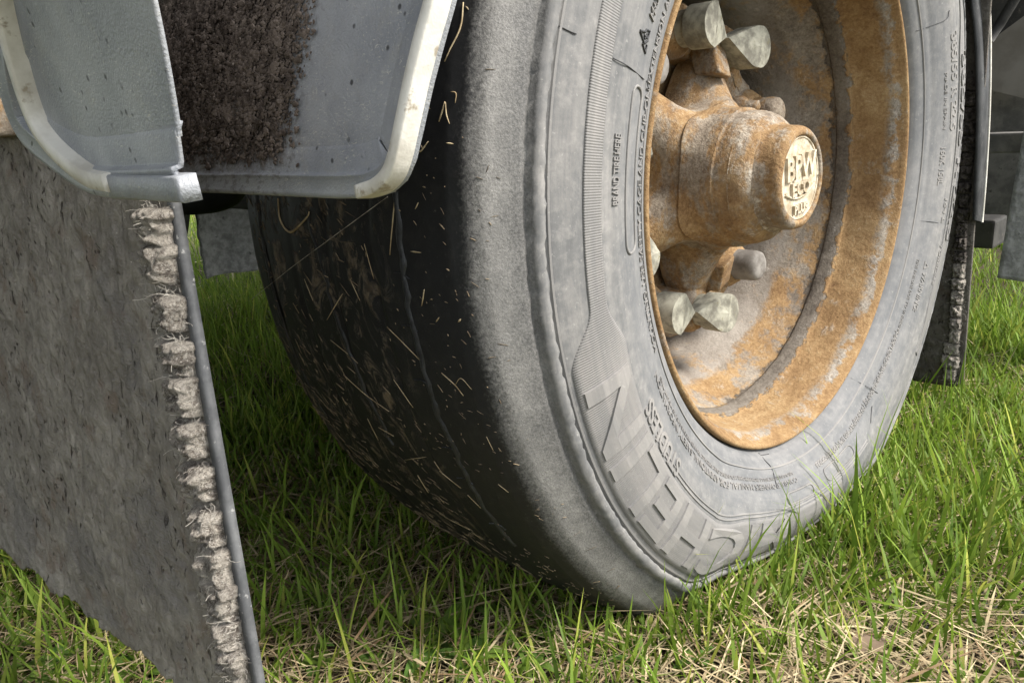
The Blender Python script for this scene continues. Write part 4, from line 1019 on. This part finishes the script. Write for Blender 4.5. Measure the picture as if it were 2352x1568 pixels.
STR = [([(1072, 10), (1084, 80), (1103, 170)], 0.0011), ([(1024, 234), (1010, 280)], 0.0011), ([(1089, 250), (1085, 275), (1078, 292)], 0.0008), ([(1028, 329), (1062, 333)], 0.0009),
       ([(911, 425), (904, 500), (897, 585)], 0.0010), ([(944, 577), (968, 580)], 0.0008), ([(976, 664), (970, 702)], 0.0010), ([(640, 455), (645, 505), (668, 533), (705, 500), (712, 486)], 0.0016),
       ([(890, 750), (930, 790), (968, 828)], 0.0008), ([(1015, 855), (1045, 882), (1066, 908)], 0.0008), ([(1046, 884), (1060, 868), (1085, 893)], 0.0005), ([(752, 734), (788, 674)], 0.0007),
       ([(790, 860), (840, 905), (895, 944)], 0.0008), ([(1055, 738), (1063, 731)], 0.0012), ([(1003, 738), (1010, 728)], 0.0010), ([(860, 640), (838, 560)], 0.0006), ([(1040, 212), (1060, 218), (1058, 240)], 0.0007),
       ([(985, 325), (970, 345), (960, 350)], 0.0010), ([(955, 480), (962, 465)], 0.0008), ([(828, 690), (805, 640)], 0.0006), ([(905, 870), (950, 935)], 0.0007), ([(870, 980), (905, 1000)], 0.0008),
       ([(960, 1090), (985, 1130)], 0.0008), ([(1030, 1190), (1080, 1215)], 0.0008), ([(1075, 1135), (1105, 1165)], 0.0007), ([(1120, 1000), (1138, 1030)], 0.0006), ([(930, 1055), (980, 1048)], 0.0006),
       ([(845, 960), (870, 1010)], 0.0006), ([(700, 640), (720, 690)], 0.0005), ([(760, 780), (800, 812)], 0.0006), ([(1145, 1110), (1170, 1128)], 0.0006), ([(1010, 1080), (1060, 1120)], 0.0007)]
for k, (pix, w) in enumerate(STR):
    q = np.array([tread_pt(*p) for p in pix]); q[:, 0] = np.where(q[:, 0] > 0, q[:, 0]-2*math.pi, q[:, 0])
    Vt, Ft = straw_ribbon(q, w*0.72, 0.0004)
    lab = 'bent pale straw blade dangling on the black tread under the mudguard' if k == 7 else ('long pale straw stalk stuck upright to the tread shoulder' if k == 0 else 'pale dry straw fragment stuck to the black bald tread')
    tag(mesh_obj('straw', Vt, Ft, M['straw']), lab, 'straw', None if k in (0, 7) else 'straw fragments on the tyre tread')
parts = []; r = np.random.default_rng(3)
for _ in range(2400):
    u = r.random(); y = 0.30-0.31*u**1.3 if r.random() < 0.8 else r.uniform(-0.005, 0.33); y = float(np.clip(y, -0.012, 0.33))
    a = rad(-180)+rad(r.uniform(-25, 72)); L = abs(r.normal(0.004, 0.0045))+0.001; dr = r.normal(0.9, 0.5)
    if y < 0.09: L *= 0.45
    cl_ = float(fbm(np.array([[math.cos(a)*9, math.sin(a)*9, y*22]]), 3, 77)[0])
    if cl_ < -0.02+0.25*(r.random()-0.5): continue
    dq = np.array([math.cos(dr)*L/0.49, -math.sin(dr)*L]); q = np.array([(a, y), (a+dq[0]*0.5+r.normal()*0.002, y+dq[1]*0.5+r.normal()*0.0008), (a+dq[0], y+dq[1])])
    q[:, 1] = np.clip(q[:, 1], -0.015, 0.33)
    q = resample(q, 3); Pn = straw_ribbon(q[[0, 2]], r.uniform(0.0003, 0.0007), 0.0003); parts.append(Pn)
Vt, Ft = join(parts); tag(mesh_obj('straw_flecks', Vt, Ft, M['strawgrey']), 'fine dry straw flecks and crumbs plastered over the black tread', 'straw flecks', kind='stuff')
p0, p1 = on(577, 688, 1, 0.28), on(890, 452, 1, 0.02)
p0 = on_cyl(577, 688, 0.497); p1 = on_cyl(890, 452, 0.512)
Vt, Ft = tube(resample(np.array([p0, (p0+p1)/2+np.array([-0.012, 0, -0.004]), p1]), 12), 0.00022, 4); tag(mesh_obj('spider_thread', Vt, Ft, M['strand']), 'single fine spider thread stretched across the black tread', 'thread')

# ================================================================== GRASS
def in_tyre(X, Y):
    return (np.abs(X) < 0.15) & (Y > -0.02) & (Y < 0.33)
def blades(n, X, Y, L, Wd, lean, az, curl, col0, col1, K=5, z=None, tipdark=None):
    """vectorised blades; returns V (n*K*2,3), F, colours"""
    t = np.linspace(0, 1, K)[None, :]
    el = np.pi/2-lean[:, None]-curl[:, None]*t
    ds = L[:, None]/(K-1)
    hx = np.cumsum(np.cos(el)*ds, 1)-np.cos(el)*ds; hz = np.cumsum(np.sin(el)*ds, 1)-np.sin(el)*ds
    px_ = X[:, None]+hx*np.cos(az)[:, None]; py_ = Y[:, None]+hx*np.sin(az)[:, None]; z0 = ground_z(X, Y) if z is None else z
    pz = z0[:, None]+hz-0.004
    tw = np.random.default_rng(1).uniform(-0.8, 0.8, len(X))
    sx = -np.sin(az+tw)[:, None]; sy2 = np.cos(az+tw)[:, None]
    wv = Wd[:, None]*np.clip(0.72+0.9*t-1.62*t**2.2, 0.02, 1.2)
    A_ = np.stack([px_-sx*wv/2, py_-sy2*wv/2, pz], -1); B_ = np.stack([px_+sx*wv/2, py_+sy2*wv/2, pz+wv*0.15], -1)
    Vv = np.stack([A_, B_], 2).reshape(-1, 3)
    base = (np.arange(len(X))*K*2)[:, None]; k = np.arange(K-1)[None, :]*2
    Fq = np.stack([base+k, base+k+1, base+k+3, base+k+2], -1).reshape(-1, 4)
    tt_ = t[..., None]
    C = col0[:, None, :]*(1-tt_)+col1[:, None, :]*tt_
    return Vv, Fq, np.repeat(C.reshape(-1, 3), 2, 0)
G = np.random.default_rng(11)
def scatter(n, x0, x1, y0, y1, dens):
    X = G.uniform(x0, x1, n); Y = G.uniform(y0, y1, n); keep = G.random(n) < dens(X, Y); keep &= ~in_tyre(X, Y)
    return X[keep], Y[keep]
def patch(X, Y, s=3.0, seed=1): return 0.5+1.2*fbm(np.stack([X*s, Y*s, X*0], -1), 3, seed)
def lush(X, Y):
    """how grassy a spot is: lush beside and behind the wheel on the right, thin in the near trampled strip"""
    g = 0.46 + 0.72*np.clip((X+0.12)/0.30, 0, 1)*np.clip((Y+0.34)/0.20+0.15, 0.15, 1) + 0.5*np.clip((Y-0.25)/0.35, 0, 1)
    return np.clip(g*(0.45+0.9*patch(X, Y, 5.0, 2)), 0.03, 1)
GREEN0 = np.array([0.090, 0.170, 0.016]); GREEN1 = np.array([0.215, 0.325, 0.045]); YEL = np.array([0.40, 0.43, 0.090])
def greens(n):
    f = G.random((n, 1)); q = GREEN0*(1-f)+GREEN1*f; y_ = (G.random((n, 1)) < 0.16)*G.uniform(0.3, 0.9, (n, 1)); q = q*(1-y_)+YEL*y_
    return q*G.uniform(0.75, 1.3, (n, 1))
def make_grass(name, regions, label):
    Vs, Fs, Cs = [], [], []; off = 0
    for X, Y, Lm, Wm, lm in regions:
        n = len(X); L = Lm*np.clip(G.lognormal(0, 0.45, n), 0.25, 2.2)*(0.55+0.7*patch(X, Y, 4, 6))
        Wd = Wm*np.clip(G.lognormal(0, 0.35, n), 0.4, 2.2); lean = np.abs(G.normal(lm, 0.24, n)); az = G.uniform(0, 2*np.pi, n); curl = np.abs(G.normal(0.35, 0.45, n))
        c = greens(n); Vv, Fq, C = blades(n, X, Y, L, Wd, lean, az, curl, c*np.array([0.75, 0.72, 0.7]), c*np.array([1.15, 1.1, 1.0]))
        Vs.append(Vv); Fs.append(Fq+off); Cs.append(C); off += len(Vv)
    return tag(mesh_obj(name, np.vstack(Vs), np.vstack(Fs), M['grass'], None, True, np.vstack(Cs)), label, 'grass', kind='stuff')
X1, Y1 = scatter(105000, -1.1, 1.3, -0.75, 0.9, lush)
X2, Y2 = scatter(42000, -1.1, 2.6, 0.9, 2.6, lambda x, y: np.clip(lush(x, y), 0.3, 1))
X2b, Y2b = scatter(26000, 1.3, 3.6, -0.75, 0.9, lambda x, y: 0.75+0*x)
X3, Y3 = scatter(60000, -1.0, 9.0, -1.0, 10.0, lambda x, y: ((x > 2.6) | (y > 2.6))*0.9)
X4, Y4 = scatter(30000, -2, 22, 2.0, 26, lambda x, y: ((x > 9) | (y > 10))*1.0)
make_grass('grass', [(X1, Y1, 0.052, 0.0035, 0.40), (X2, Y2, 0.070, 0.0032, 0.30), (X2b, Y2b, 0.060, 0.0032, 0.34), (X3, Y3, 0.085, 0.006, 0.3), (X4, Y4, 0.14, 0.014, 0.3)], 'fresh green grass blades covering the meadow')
# taller blades around the tyre foot
cl = []
for (cx_, cy2, n, s, L) in [(0.10, -0.10, 90, 0.07, 0.085), (0.22, -0.06, 120, 0.09, 0.085), (0.36, -0.03, 120, 0.10, 0.08), (0.05, -0.20, 40, 0.06, 0.10), (-0.14, -0.07, 45, 0.07, 0.08), (-0.25, 0.02, 30, 0.06, 0.07), (-0.02, -0.10, 55, 0.06, 0.08), (0.30, -0.18, 90, 0.08, 0.075), (0.55, -0.12, 110, 0.12, 0.075), (0.48, 0.02, 60, 0.10, 0.09), (-0.45, 0.30, 50, 0.12, 0.08), (-0.55, 0.50, 60, 0.14, 0.08), (0.12, -0.27, 40, 0.06, 0.09), (-0.20, -0.02, 60, 0.05, 0.085), (-0.10, -0.06, 70, 0.05, 0.095), (0.02, -0.07, 70, 0.05, 0.085), (-0.32, 0.10, 40, 0.06, 0.075), (-0.2, -0.12, 30, 0.05, 0.07), (-0.25, -0.035, 80, 0.04, 0.065), (-0.31, 0.03, 70, 0.045, 0.06), (-0.37, 0.11, 60, 0.05, 0.055), (-0.17, -0.07, 60, 0.04, 0.075), (0.18, -0.2, 90, 0.10, 0.09), (0.42, -0.2, 140, 0.12, 0.075), (-0.02, -0.2, 50, 0.08, 0.08)]:
    x = G.normal(cx_, s, n); y = G.normal(cy2, s*0.8, n); k = ~in_tyre(x, y); cl.append((x[k], y[k], L, 0.0034, 0.40))
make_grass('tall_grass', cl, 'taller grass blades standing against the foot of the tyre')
# dry thatch: pale stems lying over one another
def thatch(n, x0, x1, y0, y1, dens, Lm, Wm, zlift):
    X, Y = scatter(n, x0, x1, y0, y1, dens); n = len(X)
    L = Lm*np.clip(G.lognormal(0, 0.5, n), 0.2, 2.5); Wd = Wm*np.clip(G.lognormal(0, 0.4, n), 0.4, 2.3)
    lean = np.pi/2-np.abs(G.normal(0.10, 0.16, n)); az = G.uniform(0, 2*np.pi, n); curl = G.normal(0.15, 0.35, n)
    f = G.random((n, 1)); c = np.array([0.60, 0.50, 0.31])*f+np.array([0.19, 0.135, 0.075])*(1-f); gr = (G.random((n, 1)) < 0.12); c = np.where(gr, np.array([0.30, 0.20, 0.11]), c)
    c = c*G.uniform(0.75, 1.25, (n, 1))
    z = ground_z(X, Y)+np.abs(G.normal(0.006, 0.008, n))+zlift
    return blades(n, X, Y, L, Wd, lean, az, curl, c, c*1.05, K=4, z=z)
tv = [thatch(70000, -1.0, 0.9, -0.75, 0.7, lambda x, y: 0.25+0.75*np.clip(1.15-lush(x, y), 0, 1), 0.046, 0.0017, 0.006), thatch(26000, -1.0, 2.2, 0.5, 2.2, lambda x, y: 0.5+0*x, 0.06, 0.0022, 0.004), thatch(20000, -0.6, 5, 2.0, 6, lambda x, y: np.clip(patch(x, y, 1.5, 9)-0.25, 0, 1), 0.09, 0.005, 0.01)]
off = 0; Vs = []; Fs = []; Cs = []
for Vv, Fq, C in tv: Vs.append(Vv); Fs.append(Fq+off); Cs.append(C); off += len(Vv)
tag(mesh_obj('dry_grass', np.vstack(Vs), np.vstack(Fs), M['dry'], None, True, np.vstack(Cs)), 'matted pale dry grass stems lying between the green blades', 'dry grass', kind='stuff')
# individual long straw stalks lying on the ground
def ground_stalk(pix, w, label):
    P = []
    for x, y, h in pix:
        p = on(x, y, 2, GZ+h); P.append(p)
    P = np.array(P); Vt, Ft = tube(catmull(P, 6), w, 5); tag(mesh_obj('straw', Vt, Ft, M['straw']), label, 'straw', None)
ground_stalk([(512, 1165, 0.03), (600, 1140, 0.035), (640, 1128, 0.035), (760, 1155, 0.02)], 0.0012, 'long kinked straw stalk on the shaded ground beside the flap edge')
ground_stalk([(880, 1270, 0.02), (960, 1190, 0.045), (975, 1178, 0.048), (1090, 1195, 0.03), (1170, 1215, 0.02)], 0.0012, 'long bent straw stalk arching over the ground before the tread')
ground_stalk([(690, 1020, 0.02), (750, 1012, 0.03), (830, 1035, 0.03), (900, 1090, 0.01)], 0.0011, 'thin straw stalk in the deep shade under the tyre')
# broad-leaved weeds
def leaf_mesh(L, Wd, droop, fold=0.25, n=9):
    t = np.linspace(0, 1, n); w = Wd*np.sin(np.pi*np.clip(t, 0.02, 1)**0.75)**0.8; x = L*t; z = L*(0.55*t-droop*t*t)
    rows = [np.stack([x, k*w/2, z+abs(k)*fold*w/2], -1) for k in (-1, -0.5, 0, 0.5, 1)]
    return np.stack(rows, 1).reshape(-1, 3), grid_faces(n, 5)
WG = np.random.default_rng(5)
def weed(p, n, L, Wd, label, rot=None):
    root = empty('broadleaf_weed', (p[0], p[1], GZ), label, 'weed', 'broad leaved weeds in the turf')
    z0 = float(ground_z(p[0], p[1]))
    for k in range(n):
        Vt, Fq = leaf_mesh(L*WG.uniform(0.7, 1.2), Wd*WG.uniform(0.8, 1.2), WG.uniform(0.25, 0.7)); a = 2*math.pi*k/n+WG.uniform(-0.4, 0.4)
        c, s_ = math.cos(a), math.sin(a); Vt = np.stack([p[0]+c*Vt[:, 0]-s_*Vt[:, 1], p[1]+s_*Vt[:, 0]+c*Vt[:, 1], z0+0.004+Vt[:, 2]+WG.uniform(0, 0.01)], -1)
        col = np.array([0.085, 0.17, 0.035])*WG.uniform(0.8, 1.35)+np.array([0.05, 0.03, 0])*WG.uniform(0, 1)
        mesh_obj('leaf', Vt, Fq, M['weed'], root, True, np.tile(col, (len(Vt), 1)))
for x, y, n, L, Wd in [(735, 1545, 6, 0.022, 0.013), (1075, 1535, 5, 0.05, 0.018), (1010, 1500, 4, 0.055, 0.016), (60, 1480, 6, 0.03, 0.016), (130, 1530, 6, 0.035, 0.018), (245, 1545, 5, 0.03, 0.018), (30, 1400, 5, 0.03, 0.014),
                      (860, 1540, 5, 0.018, 0.010), (1420, 1480, 4, 0.03, 0.012), (700, 1380, 5, 0.02, 0.012), (900, 1390, 4, 0.025, 0.01), (1830, 1395, 4, 0.035, 0.018), (380, 1560, 5, 0.03, 0.014), (1180, 1440, 4, 0.022, 0.010), (1600, 1540, 4, 0.025, 0.010), (2150, 1330, 4, 0.03, 0.012)]:
    weed(on(x, y, 2, GZ+0.01), n, L, Wd, 'small green broad leaved weed in the shade under the mud caked flap' if x < 450 else ('small green broad leaved weed in the turf before the black tread' if x < 1300 else 'small green broad leaved weed in the turf beside the grey sidewall'))
for _ in range(46):
    x = WG.uniform(0, 1500); y = WG.uniform(1330, 1560)
    if 330 < x < 620 or (x > 900 and y < 1420): continue
    weed(on(x, y, 2, GZ+0.01), int(WG.integers(3, 6)), WG.uniform(0.012, 0.026), WG.uniform(0.006, 0.012), 'small green broad leaved weed in the shade under the mud caked flap' if x < 450 else 'small green broad leaved weed in the turf before the black tread')
# dead tree leaves
def dead_leaf(x, y, L, label, seed):
    r = np.random.default_rng(seed); p = on(x, y, 2, GZ+0.02); Vt, Fq = leaf_mesh(L, L*0.62, 0.5, 0.5, 11)
    Vt[:, 2] += 0.004*fbm(Vt*90, 3, seed)*3; a = r.uniform(0, 6.28); c, s_ = math.cos(a), math.sin(a)
    Vt = np.stack([p[0]+c*Vt[:, 0]-s_*Vt[:, 1], p[1]+s_*Vt[:, 0]+c*Vt[:, 1], p[2]+Vt[:, 2]*0.5], -1)
    col = np.array([0.20, 0.145, 0.10])*r.uniform(0.8, 1.3); tag(mesh_obj('dead_leaf', Vt, Fq, M['dry'], None, True, np.tile(col, (len(Vt), 1))), label, 'dead leaf')
dead_leaf(690, 1225, 0.040, 'curled brown dead leaf in the shade beside the flap edge', 1)
dead_leaf(765, 1330, 0.045, 'flat greyish brown dead leaf on the straw before the tread', 2)
dead_leaf(100, 1375, 0.045, 'brown dead leaf under the hanging mud caked flap', 3)
dead_leaf(1960, 1500, 0.040, 'crumpled brown dead leaf among the dry grass before the sidewall', 4)
# coarse gravel and crumbs showing through
gp = []
for _ in range(420):
    x = G.uniform(-0.6, 0.6); y = G.uniform(-0.5, 0.5)
    if G.random() < 0.6: x = G.normal(-0.03, 0.05); y = G.normal(-0.18, 0.06)
    r_ = G.uniform(0.0015, 0.005); z = float(ground_z(x, y)); bm = bmesh.new(); bmesh.ops.create_icosphere(bm, subdivisions=1, radius=r_)
    Vg = np.array([tuple(v.co) for v in bm.verts])*G.uniform(0.6, 1.3, 3)+G.normal(0, r_*0.18, (12, 3) if len(bm.verts) == 12 else (len(bm.verts), 3)); bm.verts.index_update(); Fg = [tuple(v.index for v in f.verts) for f in bm.faces]; bm.free()
    gp.append((Vg+np.array([x, y, z+0.004]), Fg))
Vt, Ft = join(gp); tag(mesh_obj('gravel', Vt, Ft, m_noise('gravel_stone', (0.10, 0.10, 0.105), (0.30, 0.30, 0.30), 90, 0.85, 0.3, 0.001), None, False), 'loose grey gravel showing between the dry stems', 'gravel', kind='stuff')
